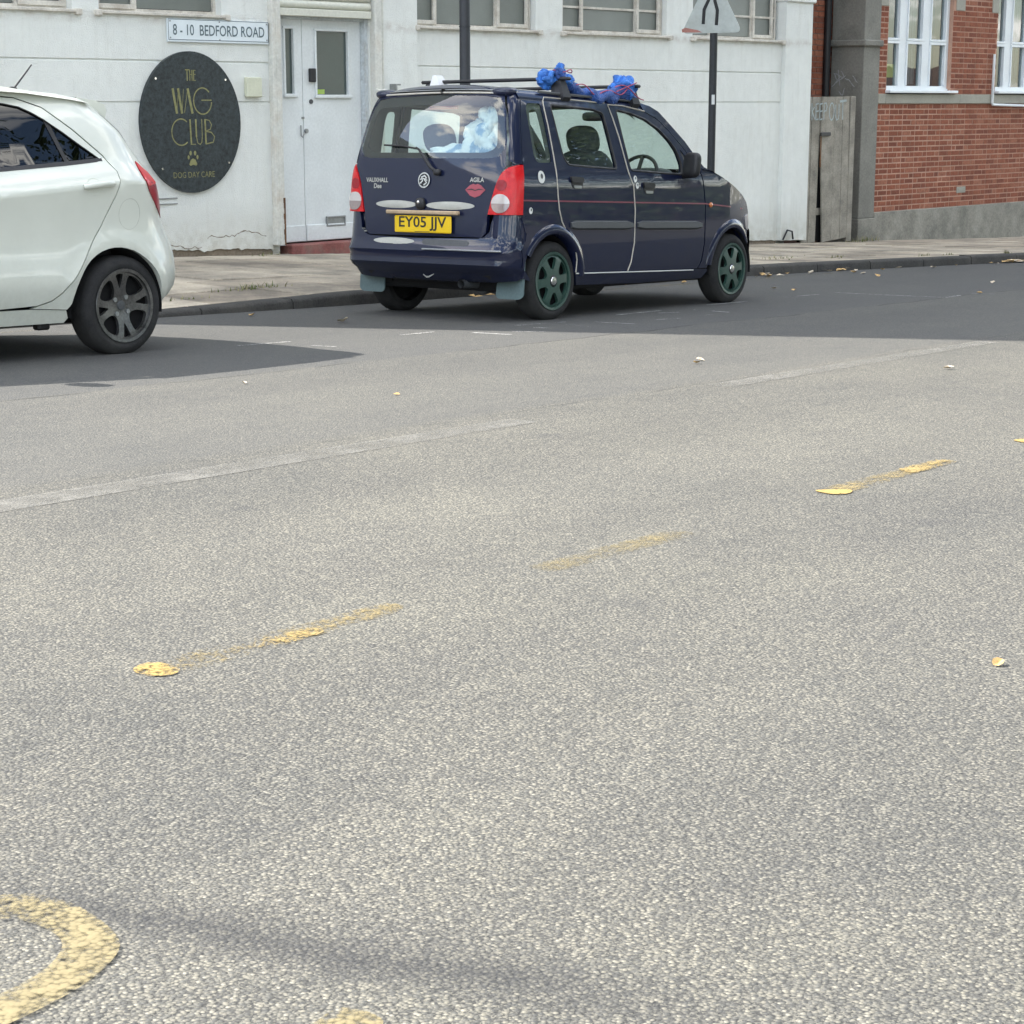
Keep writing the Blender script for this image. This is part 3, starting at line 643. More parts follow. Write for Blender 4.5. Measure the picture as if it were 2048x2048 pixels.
# ================================================================== white building
WB = empty('white_building', Matrix.Translation((0, Y_W, 0)) @ Matrix.Rotation(math.atan(K_W), 4, 'Z'), 'long white rendered building with metal windows and a white shuttered doorway', 'building')
def wgz(s): return wz(s * .9977)
def wmap(u, v, d=0.0): return (u, -d, v)          # d outwards
def wbox(name, s0, s1, d0, d1, z0, z1, mat, c=0.0, parent=None):
    m = MB(); m.box(s0, s1, d0, d1, z0, z1, c); return m.build(name, mat, parent or WB, smooth=30 if c else None)
wbox('core', 6.0, 22.5, .26, 9.0, -1.6, 10.9, M['render'])
wbox('low_wing', -14, 5.99, .10, 9.0, -1.2, 3.0, M['render'])
wbox('parapet_wall', 6.0, 22.52, .02, .26, 3.21, 11.0, M['render'])
G1, G2, ZS, ZT = 1.383, 1.020, 1.785, 3.20
def wavy(s0, s1, amp, seed):
    o = []; s = s0; r = random.Random(seed)
    while s < s1:
        o.append((s, wgz(s) + .035 + amp * (.5 + .5 * mnoise.noise(Vector((s * 5.3, seed, 0)))) + amp * .5 * mnoise.noise(Vector((s * 17, seed, 3))))); s += .035
    return o
def wpanel(poly, d, st=.3, name='wall_panel', th=.05, mat=None):
    m = MB(); panel(m, poly, [], lambda u, v, t: (u, d + t, v), st, th, mb_back=0); return m.build(name, mat or M['render'], WB)
# left of the door
wbox('plinth', 6.0, 13.37, .022, .25, -1.6, .1, M['cement'])
bot = wavy(6.0, 13.36, .055, 4.0)
wpanel(bot + [(13.36, wgz(13.36) + .04), (13.36, G2 - .008), (6.0, G2 - .008)], 0.0, .3, th=.26)
wbox('wall_panel', 6.0, 13.36, 0, .26, G2 + .006, G1 - .008, M['render'], .004)
wbox('wall_panel', 6.0, 13.36, 0, .26, G1 + .006, ZS, M['render'], .004)
for a, b in ((6.0, 9.5), (11.15, 11.43), (12.80, 13.36)): wbox('wall_pier', a, b, .001, .26, ZS, ZT, M['render'])
wbox('groove', 6.0, 13.36, .014, .2, G2 - .02, G2 + .02, M['render']); wbox('groove', 6.0, 13.36, .0141, .2, G1 - .02, G1 + .02, M['render'])
rcr = random.Random(8); m = MB()
for x0, x1, zc in ((12.55, 13.05, -.235), (12.95, 13.30, -.175), (12.1, 12.5, -.28)):
    p_ = []; z_ = zc; x_ = x0
    while x_ < x1: p_.append((x_, z_ + wgz(x_) + .40)); x_ += rcr.uniform(.02, .05); z_ += rcr.uniform(-.018, .022)
    stroke(m, p_, [rcr.uniform(.003, .010) for _ in p_], lambda u, v, d: (u, -.0012, v))
m.build('plaster_crack', M['cement'], WB, fix=False)
# around the door
wbox('wall_pier', 13.36, 13.47, .03, .26, -1.0, 3.2, M['render'])
wbox('wall_pier', 14.70, 14.835, .02, .26, -1.0, 3.2, M['render'])
wbox('wall_lintel', 13.47, 14.70, .03, .26, 2.75, 3.2, M['render'])
wbox('pilaster', 14.835, 15.34, -.03, .26, -1.2, 3.2, M['render'], .006)
# right of the door
bot = wavy(15.34, 21.96, .02, 9.0)
wpanel(bot + [(21.96, wgz(21.96) + .04), (21.96, G2 - .007), (15.34, G2 - .007)], .012, .3, th=.24)
wbox('plinth', 15.34, 21.96, .03, .25, -1.6, 0, M['cement'])
wbox('wall_panel', 15.34, 21.96, .012, .26, G2 + .005, G1 - .008, M['render'], .004)
wbox('wall_panel', 15.34, 21.96, .012, .26, G1 + .005, ZS - .01, M['render'], .004)
for a, b in ((17.21, 17.66), (19.55, 20.06)): wbox('wall_pier', a, b, .013, .26, ZS - .01, ZT, M['render'])
wbox('groove', 15.34, 21.96, .026, .2, G2 - .02, G2 + .02, M['render']); wbox('groove', 15.34, 21.96, .0261, .2, G1 - .02, G1 + .02, M['render'])
# end pilaster with its small cap
m = MB(); bot = wavy(21.96, 22.56, .02, 2.0); panel(m, bot + [(22.56, wgz(22.56) + .03), (22.56, 2.26), (21.96, 2.26)], [], lambda u, v, t: (u, -.045 + t, v), .3, .31, mb_back=0); m.build('pilaster', M['render'], WB)
wbox('pilaster', 21.98, 22.54, -.03, .27, 2.31, 11.0, M['render'])
wbox('pilaster_cap', 21.95, 22.60, -.075, .2, 2.262, 2.312, M['render'], .012)

def wwin(s0, s1, z0, z1, posts, trans, casements, d=.10):
    w = empty('window'); w.parent = WB
    m = MB(); fw = .028
    m.box(s0, s1, d - .02, d + .03, z0, z0 + fw); m.box(s0, s1, d - .02, d + .03, z1 - fw, z1)
    m.box(s0, s0 + fw, d - .0195, d + .03, z0 + fw, z1 - fw); m.box(s1 - fw, s1, d - .0195, d + .03, z0 + fw, z1 - fw)
    for p in posts: m.box(p - .013, p + .013, d - .018, d + .03, z0 + fw, z1 - fw)
    for (a, b) in casements:
        for (x0, x1, y0, y1) in ((a, b, z0 + .02, z0 + .062), (a, a + .04, z0 + .062, z1 - .07), (b - .04, b, z0 + .062, z1 - .07), (a, b, z1 - .07, z1 - .028)):
            m.box(x0, x1, d - .036, d - .004, y0, y1, .004)
    for zt in trans: m.box(s0 + fw, s1 - fw, d - .014, d + .02, zt - .012, zt + .012)
    m.build('frame', M['metalframe'], w)
    ed = sorted([s0 + fw] + [p for p in posts] + [s1 - fw]); zz_ = [z0 + fw] + list(trans) + [z1 - fw]
    for a, b in zip(ed, ed[1:]):
        for c, e in zip(zz_, zz_[1:]):
            q = MB(); q.box(a + .006, b - .006, d + .004, d + .010, c + .006, e - .006); q.build('pane', M['frost'], w)
    q = MB(); q.box(s0 - .04, s1 + .05, -.035, d, z0 - .03, z0 - .002, .005)
    for xx in (s0 - .05, s1 + .02): q.box(xx, xx + .06, -.045, .03, z0 - .05, z0 + .004, .008)
    q.build('sill', M['metalframe'], w)
    r = MB(); r.box(s0 - .001, s1 + .001, d + .03, d + .15, z0 - .01, z1 + .01); r.build('backing', M['inner'], w)
    return w
wwin(9.50, 11.15, ZS + .02, ZT, [10.64], [2.35], [(10.655, 11.12)])
wwin(11.43, 12.80, ZS + .02, ZT, [11.885], [2.35], [(11.45, 11.875)])
wwin(15.36, 17.20, ZS, ZT, [15.72, 16.17, 16.64], [2.62], [(15.365, 15.71), (16.65, 17.15)])
wwin(17.67, 19.54, ZS, ZT, [18.085, 19.04], [2.06], [(17.69, 18.075), (19.05, 19.49)])
wwin(20.07, 21.90, ZS, ZT, [20.50, 21.37], [2.06], [(21.385, 21.82)])

# doorway
D0 = .10
wbox('reveal', 13.47, 14.70, D0 + .05, .26, -.36, 2.8, M['inner'])
shut = empty('roller_shutter'); shut.parent = WB
for i in range(11):
    z0 = 1.90 + i * .083
    m = MB(); sec = [(.015, z0), (-.012, z0 + .012), (-.020, z0 + .040), (-.012, z0 + .066), (.012, z0 + .079)]
    vs = [(s, d, z) for s in (13.475, 14.695) for d, z in sec]; fs = [(i2, i2 + 1, i2 + 6, i2 + 5) for i2 in range(4)]; m.add(vs, fs); m.build('slat', M['shutter'], shut, smooth=60, fix=False)
m = MB(); m.box(13.475, 14.695, -.03, .02, 1.825, 1.896, .006); m.build('bottom_rail', M['shutter'], shut)
m = MB(); m.box(13.475, 14.695, .022, .03, 1.88, 2.8); m.build('backing', M['shutter'], shut)
door = empty('entrance_door'); door.parent = WB
m = MB(); m.box(13.472, 13.548, .035, D0 + .05, -.345, 1.88); m.box(14.655, 14.698, .04, D0 + .05, -.345, 1.88); m.box(13.548, 14.655, .05, D0 + .05, 1.80, 1.88); m.build('frame', M['doorframe'], door)
def leaf(s0, s1, p0, p1, q0, q1, nm):
    m = MB(); panel(m, [(s0, -.325), (s1, -.325), (s1, 1.80), (s0, 1.80)], [[(p0, q0), (p1, q0), (p1, q1), (p0, q1)]], lambda u, v, t: (u, D0 + t, v), .4, .045, mb_back=0)
    o = m.build(nm, M['doorpaint'], door)
    m = MB()
    for (a, b, c, e) in ((p0 - .028, p1 + .028, q1, q1 + .026), (p0 - .026, p0, q0, q1), (p1, p1 + .026, q0, q1)): m.box(a, b, D0 - .016, D0 + .004, c, e, .004)
    m.box(p0 - .035, p1 + .04, D0 - .03, D0 + .004, q0 - .034, q0, .006)
    m.build('moulding', M['doorpaint'], o)
    m = MB(); m.box(s0 + .004, s1 - .004, D0 - .014, D0 + .004, -.322, -.165, .005); m.build('kick_rail', M['doorpaint'], o)
    m = MB(); m.box(p0 - .005, p1 + .005, D0 + .018, D0 + .024, q0 - .005, q1 + .005); m.build('pane', M['doorglass'], o); return o
leaf(13.552, 13.868, 13.652, 13.755, 1.10, 1.71, 'side_leaf')
lf = leaf(13.876, 14.651, 14.057, 14.473, 1.092, 1.698, 'main_leaf')
m = MB(); m.box(13.95, 14.027, D0 - .035, D0, 1.213, 1.342, .006); o = m.build('keypad', M['black'], lf)
m = MB(); m.cyl((13.975, D0 - .012, 1.026), (13.975, D0 + .002, 1.026), .022, n=14); m.build('lock', M['strip'], lf)
m = MB(); m.box(14.062, 14.17, D0 + .010, D0 + .014, 1.099, 1.143); m.build('sticker', vary('green_sticker', (.33, .46, .10), .6, .05), lf)
m = MB()
for (a, b, c, e) in ((14.14, 14.40, -.108, -.092), (14.14, 14.40, -.192, -.176), (14.14, 14.156, -.176, -.108), (14.384, 14.40, -.176, -.108)): m.box(a, b, D0 - .022, D0, c, e, .003)
m.box(14.156, 14.384, D0 - .010, D0, -.176, -.108); m.build('letter_box', M['galv'], lf)
m = MB(); m.tube([(13.83, D0 - .012, .80), (13.828, D0 - .014, .70), (13.85, D0 - .014, .685), (13.868, D0 - .014, .72)], .006, 6); m.cyl((13.90, D0 - .02, .745), (13.90, D0, .745), .022, n=12); m.box(13.85, 13.88, D0 - .01, D0, .86, .88); m.build('hasp', M['galv'], lf)
m = MB(); m.box(13.56, 14.72, -.05, .15, -1.0, -.338, .012); m.build('door_step', M['step'], WB)
m = MB(); m.box(13.358, 13.470, -.062, .03, -.33, 3.2, .006); m.box(13.40, 13.43, -.066, -.06, -.33, 3.2); m.build('shutter_guide', M['pipe'], WB)
m = MB()
for i in range(9):
    z0 = -.33 + i * .05; m.box(13.455 - .004 * (i % 3), 13.474, -.0635 - .001 * (i % 2), -.02, z0, z0 + .05)
m.build('rust_patch', M['rust'], WB)
m = MB(); m.box(14.712, 14.81, -.058, .03, -.44, 3.2, .006); m.build('shutter_guide', M['pipe'], WB)
m = MB(); m.tube([(14.825, -.045, 1.14), (14.825, -.045, 3.2)], .012, 8); m.tube([(14.825, -.045, -.2), (14.825, -.045, 1.03)], .012, 8); m.build('conduit', M['pipe'], WB)
m = MB(); m.box(14.705, 14.838, -.10, -.03, 1.018, 1.148, .008); m.build('switch_box', M['pipe'], WB)
m = MB(); m.box(14.842, 14.905, -.085, -.03, 1.03, 1.12, .008); m.build('key_switch', M['yellowbox'], WB)
m = MB(); m.box(14.93, 14.95, -.12, -.03, 1.04, 1.20); m.box(14.9505, 15.02, -.045, -.03, 1.04, 1.20); m.box(14.95, 15.0, -.12, -.03, 1.185, 1.2); m.build('bracket', M['galv'], WB)
m = MB(); m.box(11.98, 12.21, -.010, .01, .105, .115); m.box(11.98, 12.21, -.010, .01, .155, .165); m.build('air_vent', M['galv'], WB)
m = MB(); m.tube([(22.0, -.06, -.72), (22.08, -.07, -.60), (22.16, -.09, -.62), (22.2, -.08, -.72)], .012, 6); m.build('cable_stub', M['black'], WB)

# street-name plate
WM = WB.matrix_world.copy()
sp = empty('street_sign', WM @ Matrix.Translation((12.75, -.012, 1.655)), 'white plate reading 8 - 10 BEDFORD ROAD on the white wall', 'sign')
m = MB(); m.box(-.597, .597, -.014, .010, -.103, .103, .004); m.build('plate', M['signwhite'], sp)
m = MB()
for (a, b, c, e) in ((-.592, .592, .094, .100), (-.592, .592, -.085, -.079), (-.592, -.587, -.079, .094), (.587, .592, -.079, .094)): m.box(a, b, -.0158, -.0145, c, e)
m.build('border', M['signink'], sp)
m = MB(); text_mesh(m, '8 - 10  BEDFORD ROAD', .135, lambda u, v, d: (u, -.0165, v + .006), .86, .001); lo_ = m.build('lettering', M['signink'], sp, fix=False)
s_ = [v[0] for v in m.v]; w_ = max(s_) - min(s_)
for v in lo_.data.vertices: v.co.x *= 1.08 / w_
m = MB()
for x_, z_ in ((-.57, .08), (0, .085), (.57, .08), (-.57, -.065), (0, -.075), (.57, -.065)): m.cyl((x_, -.019, z_), (x_, -.012, z_), .007, n=8)
m.build('screw', M['galv'], sp)

# oval club sign
ov = empty('oval_sign', WM @ Matrix.Translation((12.385, -.015, .838)), 'large dark oval sign lettered THE WAG CLUB DOG DAY CARE in gold', 'sign')
m = MB(); m.prism(circ(0, 0, .578, 64, ry=.635), lambda u, v, d: (u, d, v), -.022, .012); m.build('board', M['oval'], ov, smooth=40)
fm = lambda u, v, d: (u, -.0245, v)
m = MB()
for z0 in (.375,):     # THE, narrow
    stroke(m, [(-.062, .470), (-.012, .470)], .010, fm); stroke(m, [(-.040, .470), (-.040, .372)], .012, fm)
    stroke(m, [(-.010, .470), (-.010, .372)], .010, fm); stroke(m, [(.016, .470), (.016, .372)], .010, fm); stroke(m, [(-.010, .43), (.016, .43)], .006, fm)
    stroke(m, [(.034, .470), (.034, .372)], .012, fm)
    for q in (.466, .430, .376): stroke(m, [(.034, q), (.058, q)], .007, fm)
# W
stroke(m, [(-.212, .305), (-.170, .080)], .026, fm); stroke(m, [(-.170, .085), (-.150, .29)], .005, fm); stroke(m, [(-.150, .305), (-.112, .080)], .026, fm); stroke(m, [(-.112, .085), (-.088, .30)], .005, fm)
# A
stroke(m, [(-.085, .085), (-.040, .30)], .006, fm); stroke(m, [(-.040, .305), (.008, .080)], .026, fm)
# G
stroke(m, circ(.130, .192, .105, 26, 42, 355, ry=.118), .012, fm); stroke(m, [(.115, .20), (.235, .20)], .010, fm)
# CLUB
stroke(m, circ(-.130, -.085, .108, 26, 50, 310, ry=.118), .012, fm)
stroke(m, [(-.025, .030), (-.016, -.200)], .018, fm); stroke(m, [(-.016, -.196), (.035, -.196)], .008, fm)
stroke(m, [(.042, .030), (.045, -.13)], .018, fm); stroke(m, [(.045, -.13), (.058, -.185), (.085, -.198), (.105, -.18), (.112, -.13), (.112, .030)], .009, fm)
stroke(m, [(.150, .030), (.155, -.198)], .018, fm); stroke(m, [(.150, .026), (.20, .018), (.225, -.02), (.21, -.062), (.155, -.08)], .009, fm); stroke(m, [(.155, -.08), (.22, -.09), (.258, -.13), (.24, -.18), (.155, -.195)], .011, fm)
m.build('lettering', M['gold'], ov, fix=False)
m = MB()
for (a, b, ra, rb) in ((-.030, -.275, .014, .022), (.022, -.275, .014, .022), (-.055, -.312, .012, .020), (.048, -.312, .012, .020)): m.add([fm(u, v, 0) for u, v in circ(a, b, ra, 12, ry=rb)], [tuple(range(12))])
m.add([fm(u, v, 0) for u, v in [(-.05, -.375), (-.03, -.335), (-.004, -.322), (.024, -.335), (.045, -.375), (.03, -.39), (-.003, -.38), (-.036, -.39)]], [tuple(range(8))])
m.build('paw_print', M['gold'], ov, fix=False)
m = MB(); text_mesh(m, 'DOG DAY CARE', .075, lambda u, v, d: (u + .005, -.0245, v - .470), .80, .0); lo_ = m.build('lettering', M['gold'], ov, fix=False)
s_ = [v[0] for v in m.v]; w_ = max(s_) - min(s_)
for v in lo_.data.vertices: v.co.x *= .48 / w_
m = MB()
for x_, z_ in ((-.40, .39), (.405, .385), (-.36, -.41), (.42, -.37)): m.cyl((x_, -.028, z_), (x_, -.02, z_), .011, n=10)
m.build('screw', M['chrome'], ov)
jb = MB(); jb.box(-.093, .093, -.05, .0, -.092, .092, .008); o = jb.build('alarm_box', M['yellowbox']); o.matrix_world = WM @ Matrix.Translation((13.137, -.001, 1.158)); tag(o, 'faded yellow box on white wall beside the oval sign', 'box')

# ================================================================== brick building
BB = empty('brick_building', Matrix.Translation((BX, BY, 0)) @ Matrix.Rotation(math.atan(KB), 4, 'Z'), 'red brick building with white windows and a grey concrete pillar', 'building')
def bbox_(name, s0, s1, d0, d1, z0, z1, mat, c=0.0, parent=None):
    m = MB(); m.box(s0, s1, d0, d1, z0, z1, c); return m.build(name, mat, parent or BB, smooth=30 if c else None)
PT = -.490
bbox_('core', -.02, 12, .34, 8, -2, 9.4, M['room'])
m = MB(); m.box(-.03, 12, -.035, .33, -2.2, PT, .008); m.build('plinth', M['concrete'], BB)
bbox_('pillar', -.43, -.03, -.03, .50, -.56, 9.0, M['pillar'], .008)
bbox_('pillar_base', -.45, -.02, -.05, .55, -1.6, -.562, M['concrete'], .01)
bbox_('pillar_ledge', -.475, -.005, -.075, .56, 1.768, 1.855, M['pillar'], .015)
OPEN = [(.20, 1.905), (3.195, 4.90), (6.2, 7.9)]
bbox_('mortar', -.03, 12, -.0005, .33, PT, 1.0, M['mortar'])
for a, b in ((-.03, .20), (1.905, 3.195), (4.90, 6.2), (7.9, 12)): bbox_('mortar', a, b, -.0005, .33, 1.135, 2.80, M['mortar'])
bbox_('mortar', -.03, 12, -.0005, .33, 2.801, 9.4, M['mortar'])
for a, b in ((-.03, .158), (.164, 2.152), (2.158, 3.10), (3.106, 5.1), (5.106, 6.1), (6.106, 8.1), (8.106, 12)): bbox_('stone_band', a, b, -.03, .2, 1.002, 1.133, M['bandstone'], .006)
for a, b in ((-.03, .185), (1.978, 2.222), (3.005, 3.19), (4.97, 5.2)): bbox_('stone_block', a, b, -.012, .2, 2.318, 2.80, M['bandstone'], .006)
for a, b in OPEN: bbox_('stone_lintel', a - .1, b + .1, -.02, .2, 2.62, 2.801, M['bandstone'], .006)
# bricks, Flemish bond
ST, HD, JT = .2110, .0990, .0155
def brick_mesh(L, nm):
    m = MB(); m.box(0, L, -.004, .05, 0, .0585, .003); me = m.mesh(nm); me.materials.append(M['brick']); return me
bms, bmh = brick_mesh(ST, 'brick_stretcher'), brick_mesh(HD, 'brick_header'); bq, bqz = brick_mesh(.06, 'brick_closer'), None
CH_ = .0745
slots = []
def courses(z0, z1, spans):
    n = int(round((z1 - z0) / CH_))
    for i in range(n):
        zb = z0 + (z1 - z0) / n * i + .008
        for (a, b) in spans(zb):
            x = a + JT / 2 - (0 if i % 2 else 0.0); k = i % 2
            if i % 2: slots.append((x, zb, HD)); x += HD + JT; k = 1
            first = True
            k = 0 if i % 2 == 0 else 0
            while x < b - .02:
                L = ST if k % 2 == 0 else HD
                L = min(L, b - JT / 2 - x)
                if L > .03: slots.append((x, zb, L))
                x += L + JT; k += 1
courses(PT, 1.0, lambda z: [(-.025, 10.5)])
courses(1.135, 2.318, lambda z: [(-.025, .198), (1.907, 3.193), (4.902, 6.198), (7.902, 10.5)])
courses(2.318, 2.80, lambda z: [(2.225, 3.003), (5.2, 6.098), (8.002, 10.5)])
courses(2.80, 3.4, lambda z: [(-.025, 10.5)])
slots.sort(key=lambda q: q[0] + .35 * abs(q[1] - .3) + (4 if q[1] > 2.45 else 0))
rb = random.Random(5); rest = MB(); rnd = []
for i, (x, z, L) in enumerate(slots):
    dx = rb.uniform(-.002, .002); dy = rb.uniform(-.003, .003)
    if i < 300:
        me = bms if L > .2 else (bmh if L > .08 else bq)
        o = link('brick', me, BB); o.location = (x, dy, z); o.scale = (L / (ST if me is bms else HD if me is bmh else .06), 1, 1)
    else:
        k = len(rest.f); rest.box(x, x + L, -.004 + dy, .05, z, z + .0585); rnd += [rb.random()] * (len(rest.f) - k)
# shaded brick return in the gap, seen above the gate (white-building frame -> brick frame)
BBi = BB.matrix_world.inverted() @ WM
m = MB(); m.box(22.57, 24.6, .77, .9, -1.5, 6, M=BBi); m.build('mortar', M['mortarshade'], BB)
z = .9; i = 0
while z < 3.2:
    x = 22.9 + (0 if i % 2 else .17); k = i
    while x < 24.5:
        L = ST if k % 2 else HD; kf = len(rest.f); rest.box(x, x + L, .762, .8, z, z + .060, M=BBi); rnd += [rb.random()] * (len(rest.f) - kf); x += L + JT; k += 1
    z += .0745; i += 1
me = rest.mesh('bricks'); at = me.attributes.new('rnd', 'FLOAT', 'FACE'); at.data.foreach_set('value', rnd); me.materials.append(M['brick']); o = link('bricks', me, BB); o['kind'] = 'stuff'
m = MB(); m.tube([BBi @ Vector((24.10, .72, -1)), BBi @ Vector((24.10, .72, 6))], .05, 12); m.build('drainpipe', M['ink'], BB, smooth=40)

def bwin(s0, s1, z0, z1, lights, rail):
    w = empty('window'); w.parent = BB; d = .06
    holes = []
    for a, b in lights: holes += [[(a, z0 + .035), (b, z0 + .035), (b, rail - .035), (a, rail - .035)], [(a, rail + .035), (b, rail + .035), (b, z1 - .05), (a, z1 - .05)]]
    m = MB(); panel(m, [(s0, z0), (s1, z0), (s1, z1), (s0, z1)], holes, lambda u, v, t: (u, d + t, v), .5, .06, mb_back=0)
    for a, b in lights:
        for (x0, x1, y0, y1) in ((a - .03, b + .03, rail - .042, rail - .005), (a - .028, a, z0 + .04, rail - .044), (b, b + .028, z0 + .04, rail - .044), (a - .03, b + .03, rail + .002, rail + .036), (a - .028, a, rail + .04, z1 - .05), (b, b + .028, rail + .04, z1 - .05)):
            m.box(x0, x1, d - .018, d + .004, y0, y1, .004)
    m.build('frame', M['upvc'], w)
    for a, b in lights:
        for (y0, y1) in ((z0 + .03, rail - .03), (rail + .03, z1 - .045)):
            q = MB(); q.add([(a - .004, d + .03, y0), (b + .004, d + .03, y0), (b + .004, d + .03, y1), (a - .004, d + .03, y1)], [(0, 1, 2, 3)]); q.build('pane', M['wglass'], w, fix=False)
    q = MB(); q.box(s0 - .02, s1 + .10, -.085, .08, 1.148, 1.186, .006); q.box(s0, s1, .04, .1, 1.186, z0 + .001); q.build('sill', M['upvc'], w)
    q = MB(); q.box(s0, s1, .30, .338, z0, z1); q.build('backing', M['room'], w)
    q = MB()
    for j, (a, b) in enumerate(lights):
        for k2 in range(6):
            xx = b - .02 - k2 * .035 if j % 2 else a + .01 + k2 * .03
            q.box(xx, xx + .022, .16 + .01 * (k2 % 2), .18 + .01 * (k2 % 2), z0 + .06, z1 - .03)
    q.build('curtain', M['curtain'], w)
    return w
w1 = bwin(.20, 1.905, 1.212, 2.60, [(.222, .558), (.80, 1.168), (1.415, 1.792)], 1.865)
bwin(3.195, 4.90, 1.212, 2.60, [(3.215, 3.50), (3.745, 4.13), (4.37, 4.75)], 1.88)
bwin(6.2, 7.9, 1.212, 2.60, [(6.22, 6.50), (6.745, 7.13), (7.37, 7.75)], 1.88)
q = MB(); q.box(.225, .555, .115, .117, 1.362, 1.545); q.build('paper', M['paper'], w1)
q = MB(); q.box(.225, .555, .118, .119, 1.245, 1.36); q.build('box', M['ink'], w1)
m = MB(); m.tube([(3.04, -.055, 1.72), (3.04, -.055, 1.01), (3.055, -.055, .99), (3.08, -.055, .985), (6.0, -.055, .93)], .020, 10); m.build('waste_pipe', M['upvc'], BB, smooth=50)
m = MB(); m.box(2.215, 2.465, -.012, .02, -.295, -.205, .004); m.box(2.26, 2.42, -.016, -.012, -.262, -.238); m.build('air_brick', M['bandstone'], BB)
# white tag sprayed on the pillar's flank
gf = lambda u, v, d: (-.4315 - d, -.0 + u, v)
m = MB(); rg = random.Random(2)
for c0, v0, L_, a in ((.36, 1.35, .22, 1.4), (.36, 1.38, .16, .3), (.33, 1.33, .18, -.6), (.40, 1.30, .2, 2.4), (.30, 1.40, .1, .9), (.24, 1.33, .05, 0), (.16, 1.28, .16, .7), (.10, 1.33, .12, .8), (.28, 1.16, .1, 1.9), (.33, 1.14, .07, .6), (.42, 1.37, .1, 1.0)):
    stroke(m, [(c0 + L_ * .5 * math.cos(a) * t, v0 + L_ * .5 * math.sin(a) * t + .01 * math.sin(3 * t)) for t in (-1, -.5, 0, .5, 1)], .012, gf, .001)
m.build('graffiti', M['graffitiw'], BB, fix=False)

# wooden gate across the gap
GT = empty('wooden_gate', WM @ Matrix.Translation((0, .035, 0)), 'weathered grey board gate sprayed KEEP OUT beside the brick building', 'gate')
def board(poly, d=.0, th=.022, mat=None, name='board'):
    m = MB(); m.prism(poly, lambda u, v, t: (u, t, v), d, d + th); return m.build(name, mat or M['wood'], GT)
zg = wgz(23) + .012
board([(22.575, zg), (22.735, zg), (22.745, 1.09), (22.572, 1.085)], .012); board([(22.742, zg), (22.905, zg + .0), (22.935, .55), (22.945, 1.09), (22.752, 1.09)], .008)
board([(23.055, zg - .01), (23.255, zg + .005), (23.262, 1.092), (22.952, 1.092), (22.945, .55)], -.012)
board([(23.262, zg + .005), (23.47, zg + .015), (23.452, 1.094), (23.269, 1.094)], -.010); board([(23.477, zg + .015), (23.665, zg + .03), (23.605, 1.098), (23.459, 1.096)], -.012)
m = MB(); m.box(23.64, 23.76, -.02, .08, zg - .03, 1.10, .006); m.build('post', M['wood'], GT)
m = MB(); m.box(22.60, 23.62, .034, .07, .60, .70); m.box(22.60, 23.62, .034, .07, -.45, -.36); m.build('rail', M['wood'], GT)
m = MB(); m.box(22.58, 23.63, .072, .08, zg + .01, 1.06); m.build('backing', M['inner'], GT)  # dark sheet added so the gap between the boards stays black
m = MB(); m.box(22.915, 23.15, -.035, -.012, .585, .632, .006); m.build('latch', M['ink'], GT)
m = MB(); m.box(22.93, 22.962, -.0135, -.012, .18, .58); m.build('rust_streak', M['rust'], GT)
m = MB(); gm = lambda u, v, d: (22.70 + (u - 22.65) * .93, -.0145, v)
def gs(pts, w=.020): stroke(m, pts, w, gm)
b0, b1 = .79, 1.01
gs([(22.650, b1), (22.665, b0)]); gs([(22.72, b1 - .05), (22.665, .90), (22.735, b0 + .01)])
for x0 in (22.755, 22.855):
    gs([(x0, b1 - .01), (x0 + .005, b0)])
    for q in (b1 - .015, .90, b0 + .005): gs([(x0, q), (x0 + .075, q + .01)], .018)
gs([(22.965, b1), (22.965, b0)]); gs([(22.965, b1 - .005), (23.02, b1), (23.04, .96), (23.02, .915), (22.965, .90)])
gs(circ(23.165, .90, .062, 18, 0, 360, ry=.11) + [(23.227, .90)]); gs([(23.265, b1 - .02), (23.268, .84), (23.295, b0), (23.34, b0 + .01), (23.352, .85), (23.35, b1 - .01)])
gs([(23.37, b1 + .02), (23.55, b1 + .035)], .03); gs([(23.45, b1 + .02), (23.455, b0)])
m.build('graffiti', M['graffiti'], GT, fix=False)

# ================================================================== posts and road sign
P1 = empty('lamp_post', Matrix.Translation((12.19, 10.0, pav(12.19, 10.0))), 'tall black post rising behind the dark blue van', 'post')
m = MB(); m.tube([(0, 0, -.1), (0, 0, 1.0)], .058, 16); m.build('base', M['post'], P1, smooth=40)
m = MB(); m.tube([(0, 0, 1.0), (0, 0, 1.03), (0, 0, 4.9)], [.058, .044, .040], 16); m.build('shaft', M['post'], P1, smooth=40)
m = MB(); m.tube([(0, 0, 2.02), (0, 0, 2.03)], .046, 16); m.tube([(0, 0, 4.85), (.05, -.25, 5.0), (.1, -.6, 5.02)], .03, 10); m.build('collar', M['post'], P1, smooth=40)
P2 = empty('road_sign', Matrix.Translation((15.84, 9.97, pav(15.84, 9.97))), 'faded triangular road narrows sign on a black post', 'road sign')
zb = pav(15.8, 9.97)
m = MB(); m.tube([(0, 0, -.1), (0, 0, 2.7)], .037, 16); m.build('post', M['post'], P2, smooth=40)
sb = 1.655 - zb
tri = fil([(.335, 0), (-.335, 0), (0, .58)], .075, 5)
sm_ = lambda u, v, d: (-.045 - d, u, sb + v)
m = MB(); m.prism(tri, lambda u, v, d: (d - .045, u, sb + v), 0, .006); m.build('plate', M['signgrey'], P2)
m = MB(); m.box(-.04, .0, -.05, .05, sb + .12, sb + .15); m.box(-.04, .0, -.05, .05, sb + .38, sb + .41); m.build('bracket', M['galv'], P2)
